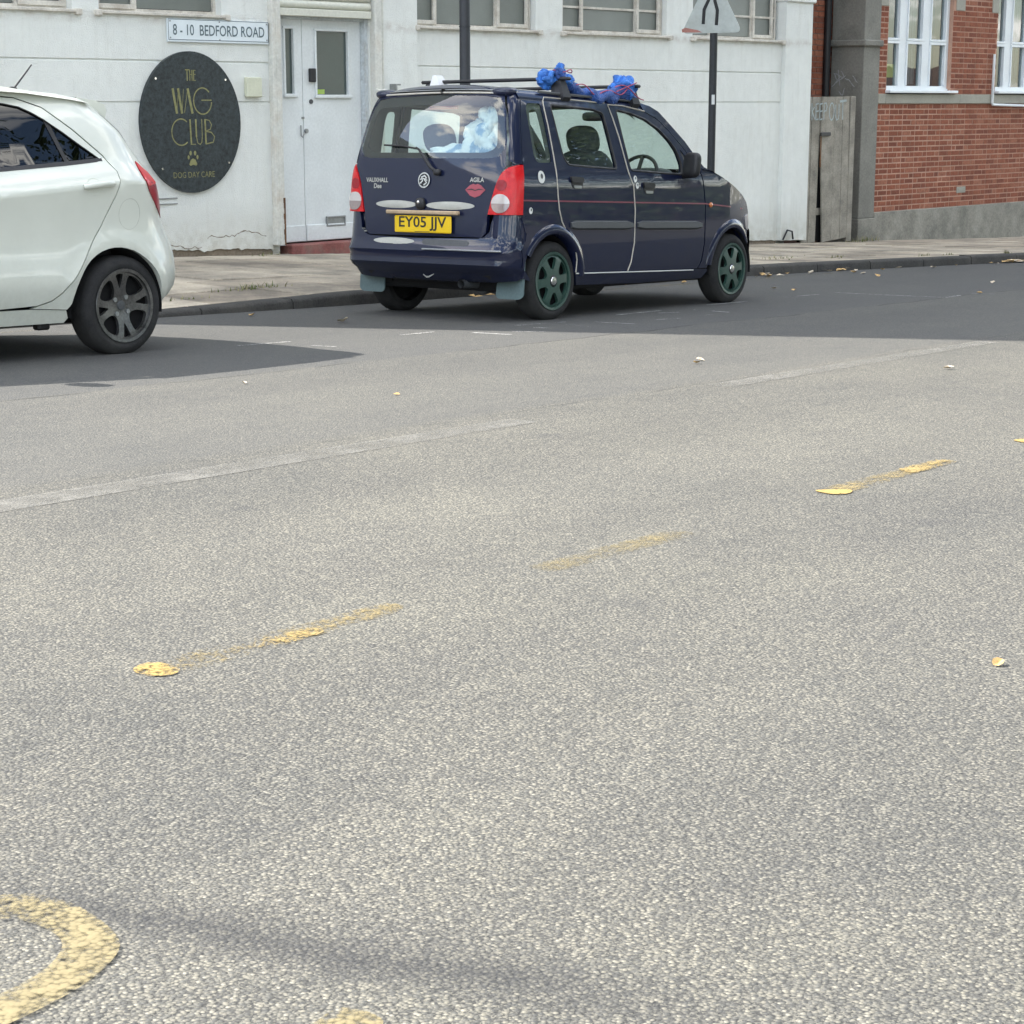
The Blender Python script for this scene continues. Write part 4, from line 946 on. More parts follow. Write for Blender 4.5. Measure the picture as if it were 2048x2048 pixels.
m = MB(); stroke(m, [(.09, .083), (.083, .215), (.036, .30), (.036, .44)], .036, sm_, .002); stroke(m, [(-.055, .070), (-.063, .205), (-.034, .29), (-.034, .44)], .036, sm_, .002); m.build('symbol', M['ink'], P2, fix=False)
m = MB(); m.add([sm_(u, v, .0015) for u, v in [(.325, .012), (.10, .008), (.15, .03), (.29, .055), (.328, .04)]], [(0, 1, 2, 3, 4)]); m.build('border_remnant', M['signred'], P2, fix=False)
m = MB(); cy_ = [(.0372 * math.cos(a), .0372 * math.sin(a)) for a in [math.radians(200 + 12 * i) for i in range(5)]]
vs = [(x_, y_, 1.05 - zb - .6 + zz2) for zz2 in (.55, .64) for x_, y_ in cy_]; m.add(vs, [(i, i + 1, i + 6, i + 5) for i in range(4)]); m.build('sticker', M['stickwhite'], P2, fix=False)

# ================================================================== dark blue van
def housing(c, r, y0, y1, parent):
    m = MB(); m.grid(lambda u, v: (c[0] + r * math.cos(math.radians(-8 + 196 * u)), y0 + (y1 - y0) * v, c[1] + r * math.sin(math.radians(-8 + 196 * u))), 26, 1)
    m.add([(c[0] + r * math.cos(math.radians(-8 + 196 * i / 26)), y1, c[1] + r * math.sin(math.radians(-8 + 196 * i / 26))) for i in range(27)], [tuple(range(27))]); return m.build('wheel_housing', M['inner'], parent, smooth=40)
def wheel(parent, cx, y_out, cz, R, width, rim_r, side, kind):
    w = empty('wheel'); w.parent = parent; w.location = (cx, y_out, cz)
    s = -side        # outwards is side; profile runs inwards
    def L(prof, mat, nm, p, sm=40, n=40):
        m = MB(); m.lathe([(r, h * -side) for r, h in prof], n); return m.build(nm, mat, p, smooth=sm)
    W_ = width
    tyre = L([(rim_r - .004, .012), (rim_r + .004, .002), (rim_r + .03, -.004), (R - .035, .0), (R - .014, .010), (R - .003, .028), (R, .045), (R, W_ - .045), (R - .003, W_ - .028), (R - .03, W_), (rim_r, W_ - .01)], M['rubber'], 'tyre', w, 50, 56)
    tyre.scale = (1, 1, 1)
    m = MB(); m.lathe([(rim_r, .02 * -side), (rim_r - .012, .05 * -side), (rim_r - .02, .12 * -side)], 40); m.lathe([(.0, .075 * -side), (rim_r - .012, .075 * -side)], 40); m.build('inner_rim', M['inner'], w, smooth=40)
    fm_ = lambda u, v, t: (u, side * (dish(math.hypot(u, v)) - t), v)
    holes = []
    if kind == 'hubcap':
        def dish(r): return .004 - .020 * (1 - min(1, r / rim_r) ** 2) * 0 + .010 * math.cos(min(1, r / rim_r) * math.pi * .5) - (.012 if r > rim_r * .93 else 0) * ((r / rim_r - .93) / .07) - .010
        for k in range(6):
            a = math.radians(60 * k + 30 + 6); p = []
            for rr, da in ((.40, 0), (.46, 12), (.62, 17), (.80, 19), (.84, 16), (.86, 0), (.84, -16), (.80, -19), (.62, -17), (.46, -12)):
                p.append((rim_r * rr * math.cos(a + math.radians(da)), rim_r * rr * math.sin(a + math.radians(da))))
            holes.append(fil(p, .015, 2))
        mt = M['hubcap']
    else:
        def dish(r): return -.016 - .012 * math.cos(min(1, r / rim_r) * math.pi) - .006
        for k in range(4):
            a = math.radians(90 * k + 45 + 8)
            p = [(rim_r * rr * math.cos(a + math.radians(da)), rim_r * rr * math.sin(a + math.radians(da))) for rr, da in ((.34, 0), (.50, 22), (.78, 24), (.88, 20), (.90, 0), (.88, -20), (.78, -24), (.50, -22))]
            holes.append(fil(p, .02, 3))
            a += math.radians(45)
            p = [(rim_r * rr * math.cos(a + math.radians(da)), rim_r * rr * math.sin(a + math.radians(da))) for rr, da in ((.46, 0), (.80, 8), (.89, 9), (.90, 0), (.89, -9), (.80, -8))]
            holes.append(fil(p, .012, 2))
        mt = M['alloy']
    m = MB(); panel(m, circ(0, 0, rim_r - .002, 48), holes, fm_, .03, .022, flip=(side > 0), mb_back=0)
    cap = m.build('hub_cover' if kind == 'hubcap' else 'alloy_rim', mt, w, smooth=35)
    m = MB(); m.lathe([(rim_r + .006, side * .001), (rim_r + .004, side * .005), (rim_r - .012, side * .003), (rim_r - .014, -side * .012)], 48); m.build('rim_lip', mt, cap, smooth=50)
    m = MB(); c0 = side * (dish(0) + .002)
    if kind == 'hubcap':
        m.lathe([(.0, c0 + side * .006), (.026, c0 + side * .004), (.032, c0 - side * .003)], 20); m.build('centre_badge', M['chrome'], cap, smooth=40)
        m = MB(); m.lathe([(.032, c0 + side * .001), (.040, c0 - side * .002), (.044, c0 - side * .006)], 20); m.build('badge_ring', M['ink'], cap, smooth=40)
    else:
        m.lathe([(.0, c0 + side * .008), (.024, c0 + side * .006), (.030, c0 - side * .004)], 20); m.build('centre_cap', M['strip'], cap, smooth=40)
        for k in range(4):
            a = math.radians(90 * k + 45 + 8); m = MB(); x_, z_ = .055 * math.cos(a), .055 * math.sin(a); c1 = side * (dish(.055) + .002)
            m.tube([(x_, c1 - side * .01, z_), (x_, c1 + side * .004, z_)], .013, 8); m.build('wheel_nut', M['galv'], cap, smooth=40)
    return w

VO = Vector((10.498, 8.643, -.443)) + E2 * -.065
VAN = empty('van', Matrix.Translation(VO) @ MG.to_4x4(), 'dark blue boxy van with a blue tarp on its roof bars', 'van')
VW = [(.18, .690), (.26, .728), (.40, .744), (.60, .748), (.80, .746), (.95, .740), (1.04, .722), (1.20, .688), (1.40, .640), (1.48, .612), (1.53, .575)]
VXR = [(z, x - .014) for z, x in [(.50, -.500), (.70, -.498), (.90, -.482), (1.04, -.466), (1.20, -.438), (1.36, -.400), (1.47, -.362), (1.53, -.325)]]
VR = .095
def vw(z): return sip(VW, z)
VB = .042
def vxs(z): return sip(VXR, z) + VB + VR
def vside(side):
    def f(x, z, t=0.0):
        y = vw(z); q = (x - 2.15) / .78
        if q > 0: y -= .20 * q * q
        return (x, side * (y - t), z)
    return f
def vrear(y, z, t=0.0):
    w = vw(z); a = min(abs(y), w - 1e-4); x = sip(VXR, z) + VB * (a / w) ** 2
    if a > w - VR:
        d = a - (w - VR); x += VR - math.sqrt(max(VR * VR - d * d, 0)); 
    k = 1 - t / max(a, .3) if a > w - VR else 1
    return (x + t, y * k, z)
BXR = [(z, x + .020) for z, x in [(.24, -.42), (.27, -.465), (.340, -.520), (.352, -.556), (.368, -.572), (.40, -.566), (.452, -.564), (.466, -.582), (.482, -.580), (.492, -.556), (.53, -.542), (.57, -.536), (.72, -.520)]]
def vbump(y, z, t=0.0):
    w = vw(z) + .002; r = .15; a = min(abs(y), w - 1e-4); x = ip(BXR, z) + .03 * (a / w) ** 2
    if a > w - r:
        d = a - (w - r); x += r - math.sqrt(max(r * r - d * d, 0))
    k = 1 - t / max(a, .3) if a > w - r else 1
    return (x + t, y * k, z)
def vbxs(z): return ip(BXR, z) + .03 + .15
AR, AF = (-.020, .272), (2.285, .268)
def arc(c, r, a0, a1, n=18): return circ(c[0], c[1], r, n, a0, a1)
NAVY = [M['navy'], M['trimgrey']]
RDL = [(.250, .312), (.252, .400), (.232, .470), (.190, .535), (.118, .598), (.070, .660), (.040, .740), (.026, .830), (.020, .991), (.016, 1.13), (.010, 1.30), (.003, 1.40), (.003, 1.440), (.010, 1.466), (.030, 1.480)]
RDR = [(.715, 1.462), (.745, 1.450), (.775, 1.37), (.812, 1.235), (.860, .998), (.914, .892), (.933, .726), (.930, .50), (.900, .36), (.868, .298)]
RD = [(.030, 1.480), (.30, 1.474)] + RDR + RDL[:-1]
RDW = fil([(.075, 1.434), (.30, 1.429), (.570, 1.418), (.680, 1.394), (.710, 1.20), (.742, 1.012), (.45, 1.024), (.165, 1.038), (.125, 1.090), (.100, 1.24)], .03, 4)
FD = [(.762, 1.448), (.937, 1.450), (1.198, 1.418), (1.353, 1.365), (1.478, 1.284), (1.611, 1.182), (1.721, 1.088), (1.795, 1.022), (1.835, .93), (1.868, .75), (1.866, .47), (1.84, .34), (1.80, .282)] + [(x + .014, z) for x, z in RDR[:1:-1]]
FDW = fil([(.842, 1.424), (1.02, 1.405), (1.19, 1.366), (1.35, 1.296), (1.47, 1.214), (1.54, 1.14), (1.580, 1.04), (1.560, .976), (1.25, .988), (.905, 1.004), (.872, 1.20)], .03, 4)
FDT = fil([(1.580, 1.160), (1.665, 1.088), (1.655, 1.075), (1.625, 1.068), (1.598, 1.10)], .01, 2)
QW = fil([(-.205, 1.400), (-.185, 1.442), (-.030, 1.444), (-.020, 1.30), (-.012, 1.10), (-.014, 1.052), (-.175, 1.052), (-.205, 1.09)], .03, 4)
FEN = [(1.880, .75), (1.848, .93), (1.812, 1.018), (1.95, 1.012), (2.11, .960), (2.30, .886), (2.46, .816), (2.55, .763), (2.60, .69), (2.60, .62), (2.585, .575), (2.575, .46)] + arc(AF, .318, 36, 172) + [(1.94, .30), (1.93, .282), (1.815, .282), (1.856, .34), (1.880, .47)]
def rline(zs, off=.004): return [(vxs(z) + off, z) for z in zs]
QU = rline([.56, .70, .80, .90, 1.0, 1.10, 1.20, 1.30, 1.40, 1.49])[::-1]      # seam, top to bottom
for side in (-1, 1):
    f = vside(side); fl = side > 0
    m = MB(); panel(m, RD, [RDW], f, .055, .03, flip=fl); rdo = m.build('rear_door', NAVY, VAN, smooth=32)
    m = MB(); panel(m, FD, [FDW, FDT], f, .055, .03, flip=fl); fdo = m.build('front_door', NAVY, VAN, smooth=32)
    quad = [(.024, 1.490), (-.002, 1.474)] + [(x - .010, z) for x, z in RDL[12::-1]] + [q for q in arc(AR, .312, 8, 150)] + [(-.305, .52)] + QU[::-1]
    m = MB(); panel(m, quad, [QW], f, .05, .03, flip=fl); quo = m.build('rear_quarter', NAVY, VAN, smooth=32)
    m = MB(); panel(m, FEN, [], f, .055, .02, flip=fl, mb_back=0); feo = m.build('front_wing', M['navy'], VAN, smooth=32)
    m = MB(); panel(m, RDW, [], lambda x, z, t: f(x, z, .014 + t), .12, 0, flip=fl); m.build('window', M['cglass'], rdo, smooth=40)
    m = MB(); panel(m, FDW, [], lambda x, z, t: f(x, z, .014 + t), .12, 0, flip=fl); m.build('window', M['cglass'], fdo, smooth=40)
    m = MB(); panel(m, QW, [], lambda x, z, t: f(x, z, .004 + t), .12, 0, flip=fl); m.build('window', M['cglass'], quo, smooth=40)
    qi = fil([(-.170, 1.34), (-.155, 1.40), (-.075, 1.40), (-.060, 1.28), (-.045, 1.12), (-.045, 1.075), (-.160, 1.085)], .03, 4)
    m = MB(); panel(m, QW, [qi], lambda x, z, t: f(x, z, .012 + t), .1, .006, flip=fl, mb_back=0); m.build('window_surround', M['trimgrey'], quo, smooth=40)
    # rubber seals
    for wp, dd in ((RDW, rdo), (FDW, fdo)):
        m = MB(); m.tube([f(x, z, .006) for x, z in resamp(wp, .04)], .010, 6, closed=True); m.build('window_seal', M['ink'], dd, smooth=60)
    m = MB(); panel(m, FDT, [], lambda x, z, t: f(x, z, .004 + t), .1, .01, flip=fl, mb_back=0); m.build('corner_trim', M['ink'], fdo)
    # sill
    m = MB(); panel(m, [(.245, .312), (.9, .296), (1.93, .276), (1.95, .262), (1.90, .205), (1.0, .205), (.285, .222), (.262, .26)], [], f, .07, .03, flip=fl, mb_back=0); m.build('sill', M['navy'], VAN, smooth=40)
    # wheel-arch lips, swelling outwards
    for c, nm in ((AR, quo), (AF, feo)):
        m = MB(); ring = []
        a0, a1 = (2, 152) if c is AR else (34, 174)
        for a in range(a0, a1 + 1, 4):
            ca, sa = math.cos(math.radians(a)), math.sin(math.radians(a)); row = []
            for rr, o_ in ((.300, -.055), (.306, .006), (.318, .016), (.345, .013), (.372, .002), (.376, -.006)):
                x_, z_ = c[0] + rr * ca, c[1] + rr * sa; row.append(f(x_, max(z_, .2), -o_))
            ring.append(row)
        n = len(ring[0]); m.add([p for r in ring for p in r], [(i * n + j, i * n + j + 1, (i + 1) * n + j + 1, (i + 1) * n + j) for i in range(len(ring) - 1) for j in range(n - 1)]); m.build('wheel_arch', M['navy'], nm, smooth=50)
    # cream edge trims on the doors
    for pts, dd in (([(x - .005, z) for x, z in RDL[:-1]] + [(.030, 1.486), (.30, 1.480), (.72, 1.468)], rdo), ([(x + .007, z) for x, z in RDR[:1:-1]] + [(.756, 1.458), (.937, 1.456), (1.198, 1.424)], fdo)):
        m = MB(); m.tube([f(x, z, -.002) for x, z in pts], .0048, 6); m.build('edge_trim', M['doortrim'], dd, smooth=60)
    m = MB(); m.tube([f(.25, .304, 0), f(.9, .290, 0), f(1.75, .272, 0)], .0045, 6); m.build('sill_trim', M['stickwhite'], VAN, smooth=60)
    # pinstripe, side strips
    m = MB(); stroke(m, [(-.37 + .14 * i, .806 - .0195 * (-.0 + .14 * i)) for i in range(17)] + [(2.20, .738), (2.45, .718)], .010, lambda u, v, d: f(u, v, -.0025)); m.build('pinstripe', M['pinstripe'], VAN, fix=False)
    for a, b, dd in ((.165, .905, rdo), (.965, 1.815, fdo)):
        m = MB(); rows = []
        for i in range(13):
            x_ = a + (b - a) * i / 12; zc = .634 - .030 * (x_ - .165) / 1.65; e_ = .6 if i in (0, 12) else 1
            rows += [f(x_, zc + .032 * e_, -.0), f(x_, zc + .024 * e_, -.016), f(x_, zc - .018 * e_, -.018), f(x_, zc - .030 * e_, -.006), f(x_, zc - .032 * e_, .004)]
        m.add(rows, [(i * 5 + j, i * 5 + j + 1, i * 5 + j + 6, i * 5 + j + 5) for i in range(12) for j in range(4)] + [tuple(range(5)), tuple(range(60, 65))]); m.build('rubbing_strip', M['strip'], dd, smooth=40)
    # recessed handles
    for hx, hz, dd in ((.236, .925, rdo), (1.108, .885, fdo)):
        m = MB(); panel(m, fil([(hx - .075, hz + .038), (hx + .075, hz + .032), (hx + .068, hz - .046), (hx - .045, hz - .042)][::-1], .02, 4), [], lambda u, v, t: f(u, v, -.003 + t), .03, .003, flip=fl, mb_back=0); hd = m.build('handle', M['ink'], dd, smooth=40)
        m = MB(); panel(m, fil([(hx - .072, hz + .036), (hx + .072, hz + .030), (hx + .070, hz - .006), (hx - .068, hz - .002)][::-1], .014, 4), [], lambda u, v, t: f(u, v, -.016 + t + .3 * max(0, .01 - abs(v - hz))), .02, .012, flip=fl, mb_back=0); m.build('grip', M['black'], hd, smooth=40)
        m = MB(); panel(m, fil([(hx - .035, hz - .022), (hx + .060, hz - .026), (hx + .056, hz - .044), (hx - .030, hz - .042)][::-1], .008, 3), [], lambda u, v, t: f(u, v, -.0045 + t), .03, .001, flip=fl, mb_back=0); m.build('handle_dish', M['galv'], hd)
    # mirror
    m = MB(); m.blob((1.555, side * .825, 1.045), (.036, .075, .092), .55, 20, 12, M=Matrix.Rotation(side * .25, 3, 'Z') @ Matrix.Rotation(.12, 3, 'Y')); mo = m.build('door_mirror', M['black'], fdo, smooth=60)
    m = MB(); m.blob((1.60, side * .755, .975), (.05, .05, .025), .7, 12, 8); m.build('mirror_arm', M['black'], mo, smooth=60)
    # side repeater
    m = MB(); px_, py_, pz_ = f(1.945, .752, -.004); m.blob((px_, py_, pz_), (.022, .010, .018), .9, 12, 8); m.build('side_repeater', M['amber'], feo, smooth=60)
    # lamps
    # tail lamp in the body corner
    def corner(zs, inner, off, th, nm, mats, mb_back=1, nc=14):
        m = MB(); 
        for o_, mi_, fl_ in ((-off, 0, side > 0), (th, mb_back, side < 0)):
            vs = []
            for z_ in zs:
                w_ = vw(z_); y0 = inner(z_); lf_ = max(0.0, w_ - VR - y0); p0 = 0.0 if lf_ > 0 else math.asin(min(1, (y0 - (w_ - VR)) / VR)); tot = lf_ + VR * (math.pi / 2 - p0); xr_ = sip(VXR, z_)
                for c_ in range(nc + 1):
                    s_ = tot * c_ / nc
                    if s_ < lf_: y_ = y0 + s_; x_ = xr_ + VB * (y_ / w_) ** 2; nx, ny = -1, 0
                    else:
                        ph = p0 + (s_ - lf_) / VR; y_ = w_ - VR + VR * math.sin(ph); x_ = xr_ + VB * (y_ / w_) ** 2 + VR * (1 - math.cos(ph)); nx, ny = -math.cos(ph), math.sin(ph)
                    vs.append((x_ - nx * o_, side * (y_ - ny * o_), z_))
            k_ = nc + 1; fs = [(r_ * k_ + c_, r_ * k_ + c_ + 1, (r_ + 1) * k_ + c_ + 1, (r_ + 1) * k_ + c_) for r_ in range(len(zs) - 1) for c_ in range(nc)]
            m.add(vs, [q[::-1] for q in fs] if fl_ else fs, mi_)
        n0 = len(m.v) // 2; k_ = nc + 1; R_ = len(zs)
        loop = [c_ for c_ in range(k_)] + [r_ * k_ + nc for r_ in range(1, R_)] + [(R_ - 1) * k_ + c_ for c_ in range(nc - 1, -1, -1)] + [r_ * k_ for r_ in range(R_ - 2, 0, -1)]
        m.f += [(loop[i2], loop[i2] + n0, loop[(i2 + 1) % len(loop)] + n0, loop[(i2 + 1) % len(loop)]) for i2 in range(len(loop))]; m.m += [0] * len(loop)
        return m.build(nm, mats, VAN, smooth=50)
    lz = [(.712, .552), (.78, .568), (.85, .586), (.92, .608), (.97, .632), (1.00, .656), (1.022, .682), (1.036, .712)]
    tl = corner([.712 + .324 * i2 / 20 for i2 in range(21)], lambda z_: ip(lz, z_), .007, .012, 'tail_lamp', M['redlens'], 0)
    cc = circ(side * .640, .785, .062, 24); m = MB(); panel(m, [q for q in cc if q[1] >= .784], [], lambda y, z, t: vrear(y, z, t - .012), .02, .006, mb_back=0); m.build('reversing_lens', M['clrlens'], tl, smooth=40)
    m = MB(); panel(m, [q for q in cc if q[1] <= .786], [], lambda y, z, t: vrear(y, z, t - .0115), .02, .006, mb_back=0); m.build('reversing_lens', M['greylens'], tl, smooth=40)
    m = MB(); ccr = circ(side * .642, .905, .036, 18); panel(m, ccr, [], lambda y, z, t: vrear(y, z, t - .0098), .02, .003, mb_back=0); m.build('bulb_lens', M['dredlens'], tl, smooth=40)
    # corner pillar between tailgate and side, above the lamp
    pz = [(1.043, .705), (1.06, .676), (1.10, .664), (1.20, .652), (1.38, .609), (1.48, .571), (1.53, .545)]
    corner([1.043 + .484 * i2 / 22 for i2 in range(23)], lambda z_: ip(pz, z_), .0, .03, 'corner_pillar', NAVY)
    m = MB(); m.blob((-.265, side * .515, 1.512), (.085, .085, .034), .8, 20, 12); m.build('roof_corner', M['navy'], VAN, smooth=60)
    # bumper side return
    br = [(vbxs(z_) + .003, z_) for z_ in (.705, .62, .55, .48, .42, .36, .30, .27)] + [(-.345, .29), (-.338, .40), (-.305, .47), (-.26, .53), (-.345, .60), (-.380, .69)]
    m = MB(); panel(m, br, [], lambda x, z, t: f(x, z, t - .004), .04, .03, flip=fl, mb_back=0); m.build('bumper_side', M['navy'], VAN, smooth=40)
    # mudflap
    m = MB(); fp = fil([(.735, .44), (.735, .17), (.70, .150), (.52, .150), (.50, .17), (.505, .26), (.60, .29), (.68, .345), (.715, .44)], .02, 3)
    m.prism([(side * a, b) for a, b in fp], lambda u, v, d: (-.325 + d - .10 * max(0, .32 - v), u, v), 0, .008); m.build('mud_flap', M['flap'], VAN, smooth=40)
    # headlamp
    m = MB(); panel(m, fil([(2.50, .66), (2.585, .675), (2.60, .60), (2.585, .545), (2.53, .57)][::-1], .02, 3), [], lambda x, z, t: f(x, z, t - .006), .04, .02, flip=fl, mb_back=0); m.build('headlamp', M['clrlens'], VAN, smooth=40)

# tailgate with rear window
TGe = [(.705, .552), (.80, .576), (.90, .604), (.97, .634), (1.03, .672), (1.06, .664), (1.20, .648), (1.38, .605), (1.48, .567)]
TG = [(.50, .560), (.535, .59), (.545, .69)] + [(y_ - .008, z_) for z_, y_ in TGe] + [(.54, 1.500)]
TG = TG + [(-a, b) for a, b in TG[::-1]]
RW = [(.52, 1.078), (.60, 1.090), (.640, 1.140), (.628, 1.22), (.600, 1.34), (.570, 1.430), (.535, 1.474), (.40, 1.490), (0, 1.500)]
RWp = RW + [(-a, b) for a, b in RW[-2::-1]]
m = MB(); panel(m, TG, [RWp], vrear, .05, .03, flip=True); tg = m.build('tailgate', NAVY, VAN, smooth=32)
m = MB(); panel(m, RWp, [], lambda y, z, t: vrear(y, z, .003 + t), .08, 0, flip=True); m.build('rear_window', M['rglass'], tg, smooth=40)
RI = fil([(.50, 1.115), (.575, 1.15), (.545, 1.35), (.50, 1.42), (0, 1.435), (-.50, 1.42), (-.545, 1.35), (-.575, 1.15), (-.50, 1.115)], .04, 4)
m = MB(); panel(m, RWp, [RI], lambda y, z, t: vrear(y, z, .010 + t), .08, .004, flip=True, mb_back=0); m.build('window_mask', M['inner'], tg, smooth=40)
m = MB(); m.box(-.30, -.27, -.12, .12, 1.405, 1.43, .004); m.build('brake_light', M['dredlens'], tg)
# spoiler lip with two pale strips
for a, b in ((-.54, -.06), (-.03, .54)):
    m = MB(); m.tube([Vector(vrear(a + (b - a) * i / 8, 1.503 + .010 * (1 - (((a + (b - a) * i / 8)) / .55) ** 2), -.008)) for i in range(9)], .0065, 6); m.build('gutter_strip', M['doortrim'], tg, smooth=60)
    m = MB(); m.tube([Vector(vrear(a + (b - a) * i / 8, 1.522 + .010 * (1 - (((a + (b - a) * i / 8)) / .55) ** 2), -.006)) for i in range(9)], .004, 6); m.build('gutter_strip', M['galv'], tg, smooth=60)
# wiper
m = MB(); P_ = [Vector(vrear(y_, z_, -o_)) for y_, z_, o_ in ((-.125, .985, .02), (-.075, 1.015, .03), (.045, 1.135, .03), (.075, 1.150, .028))]; m.tube(P_, [.012, .011, .008, .006], 8); m.tube([Vector(vrear(y_, z_, -.022)) for y_, z_ in ((.06, 1.140), (.20, 1.158), (.38, 1.166))], .007, 6)
m.blob(Vector(vrear(-.125, .985, -.02)), (.02, .03, .022), .8, 12, 8); m.build('wiper', M['black'], tg, smooth=60)
# emblem, lettering, stickers
rm = lambda y0, z0, d=.004: (lambda u, v, t: vrear(y0 - u, z0 + v, -d - t))
m = MB(); bx_ = rm(-.005, .932, .006); o_ = circ(0, 0, .052, 28); i_ = circ(0, 0, .043, 28); V, F = cdt(o_, [i_], .02); m.add([bx_(u, v, .003) for u, v in V], [tuple(int(q) for q in ff) for ff in F])
stroke(m, [(-.03, -.022), (-.012, -.004), (-.022, .020), (.004, .030), (.022, .014), (.004, .004), (.024, -.016), (.0, -.034)], .012, bx_, .003); stroke(m, [(-.036, .004), (-.008, .012), (.03, -.002)], .008, bx_, .003)
m.build('emblem', M['chrome'], tg, fix=False)
m = MB(); m.add([bx_(u, v, .0) for u, v in circ(0, 0, .05, 28)], [tuple(range(28))]); m.build('emblem_back', M['black'], tg, fix=False)
for tx_, sz_, ctr_, sx_ in (('VAUXHALL', .042, (.435, .930), 1.0), ('Dee', .045, (.425, .890), 1.0), ('AGILA', .042, (-.45, .938), .95)):
    m = MB(); text_mesh(m, tx_, sz_, rm(*ctr_), sx_, .001); m.build('lettering', M['ovalgrey'], tg, fix=False)
m = MB(); lp = [(-.082, 0), (-.045, .030), (-.018, .040), (0, .034), (.018, .040), (.045, .030), (.082, 0), (.04, -.038), (0, -.050), (-.04, -.038)]; lm = rm(-.440, .872); m.add([lm(u, v, 0) for u, v in lp], [tuple(range(len(lp)))])
m.build('lips_sticker', M['lips'], tg, fix=False)
m = MB(); stroke(m, [(-.072, 0), (-.03, .004), (0, -.004), (.03, .004), (.072, 0)], [.002, .008, .006, .008, .002], lm, .001); m.build('lips_line', M['ink'], tg, fix=False)
def oval(y0, z0, a, b, par, mp, nm='stick_on_pad'):
    m = MB(); panel(m, [(y0 + u, z0 + v) for u, v in circ(0, 0, a, 28, ry=b)][::-1], [], lambda y, z, t: mp(y, z, -.012 + t + .010 * (((y - y0) / a) ** 2 + ((z - z0) / b) ** 2)), .05, .012, mb_back=0); m.build(nm, M['ovalgrey'], par, smooth=50)
oval(.245, .768, .190, .026, tg, vrear); oval(-.235, .765, .205, .027, tg, vrear)
m = MB(); m.blob(Vector(vrear(.012, .775, -.012)), (.022, .040, .040), .8, 16, 10); lk = m.build('lock_housing', M['black'], tg, smooth=60)
m = MB(); c_ = Vector(vrear(.015, .785, -.034)); m.blob(c_, (.006, .012, .012), 1.0, 12, 8); m.build('lock_barrel', M['chrome'], lk, smooth=60)
m = MB(); c_ = vrear(0, .72, 0)[0]; m.box(c_ - .035, c_ - .004, -.335, .305, .704, .730, .006); m.build('wooden_batten', M['batten'], tg)
NPx = vrear(0, .635, 0)[0] - .012
m = MB(); m.box(NPx - .008, NPx, -.270, .232, .582, .694, .006); npo = m.build('number_plate', M['plate'], tg)
m = MB(); text_mesh(m, 'EY05 JJV', .100, lambda u, v, t: (NPx - .0092, -.019 - u, .642 + v),   .80, .0015); m.build('lettering', M['ink'], npo, fix=False)
s_ = [v[1] for v in m.v]; c_ = (max(s_) + min(s_)) / 2; w_ = max(s_) - min(s_)
for v in npo.children[0].data.vertices: v.co.y = (v.co.y - c_) * .42 / w_ - .019
m = MB(); m.box(NPx - .0088, NPx - .008, -.08, .05, .587, .590); m.build('maker_line', M['ink'], npo)
# bumper
BP = [(.745, .715), (.60, .715), (.58, .66), (.57, .60), (.53, .565), (.48, .552), (.0, .545)]
BPl = [(a, b) for a, b in BP]; 
low = [(.7478, .60), (.7476, .50), (.7474, .40), (.735, .34), (.66, .285), (.50, .262), (.20, .255)]
poly = [(a, b) for a, b in BP[::-1]] + [(vw(z_) + .003, z_) for z_ in (.70, .62, .54, .48, .42, .37, .33, .30)] + [(.70, .275), (.55, .262), (.25, .252), (0, .252)]
full = poly + [(-a, b) for a, b in poly[-2:0:-1]]
m = MB(); panel(m, full, [], vbump, .028, .03, flip=False, mb_back=0); bmp = m.build('rear_bumper', M['navy'], VAN, smooth=34)
oval(.250, .521, .190, .022, bmp, vbump)
m = MB(); panel(m, fil([(-.02, .540), (-.40, .538), (-.415, .52), (-.40, .500), (-.05, .499), (-.005, .515)], .02, 3)[::-1], [], lambda y, z, t: vbump(y, z, -.003 + t), .05, .003, mb_back=0); m.build('stick_on_pad', M['strip'], bmp, smooth=50)
m = MB(); m.tube([Vector(vbump(y_, .474, -.003)) for y_ in (-.04, -.2, -.4, -.6, -.68)], .006, 6); m.build('bumper_strip', M['galv'], bmp, smooth=60)
m = MB(); tk = lambda u, v, t: vbump(-.02 - u, .288 + v, -.003); stroke(m, [(-.05, .010), (-.035, -.008), (-.01, -.006), (.05, .016)], [.010, .014, .010, .003], tk); m.build('tick_sticker', M['stickwhite'], bmp, fix=False)
# right-side stickers
f = vside(-1)
for cx_, cz_, r_ in ((-.158, .958, .042), (-.282, .738, .022), (.945, .945, .024), (.968, .898, .022)):
    m = MB(); m.add([f(u, v, -.002) for u, v in circ(cx_, cz_, r_ * .9, 18, ry=r_)], [tuple(range(18))]); st_ = m.build('round_sticker', M['stickwhite'], VAN, fix=False)
    m = MB(); m.add([f(u, v, -.003) for u, v in circ(cx_ + .004, cz_ + .006, r_ * .32, 12, ry=r_ * .42)], [tuple(range(12))]); m.build('sticker_print', M['strip'], st_, fix=False)
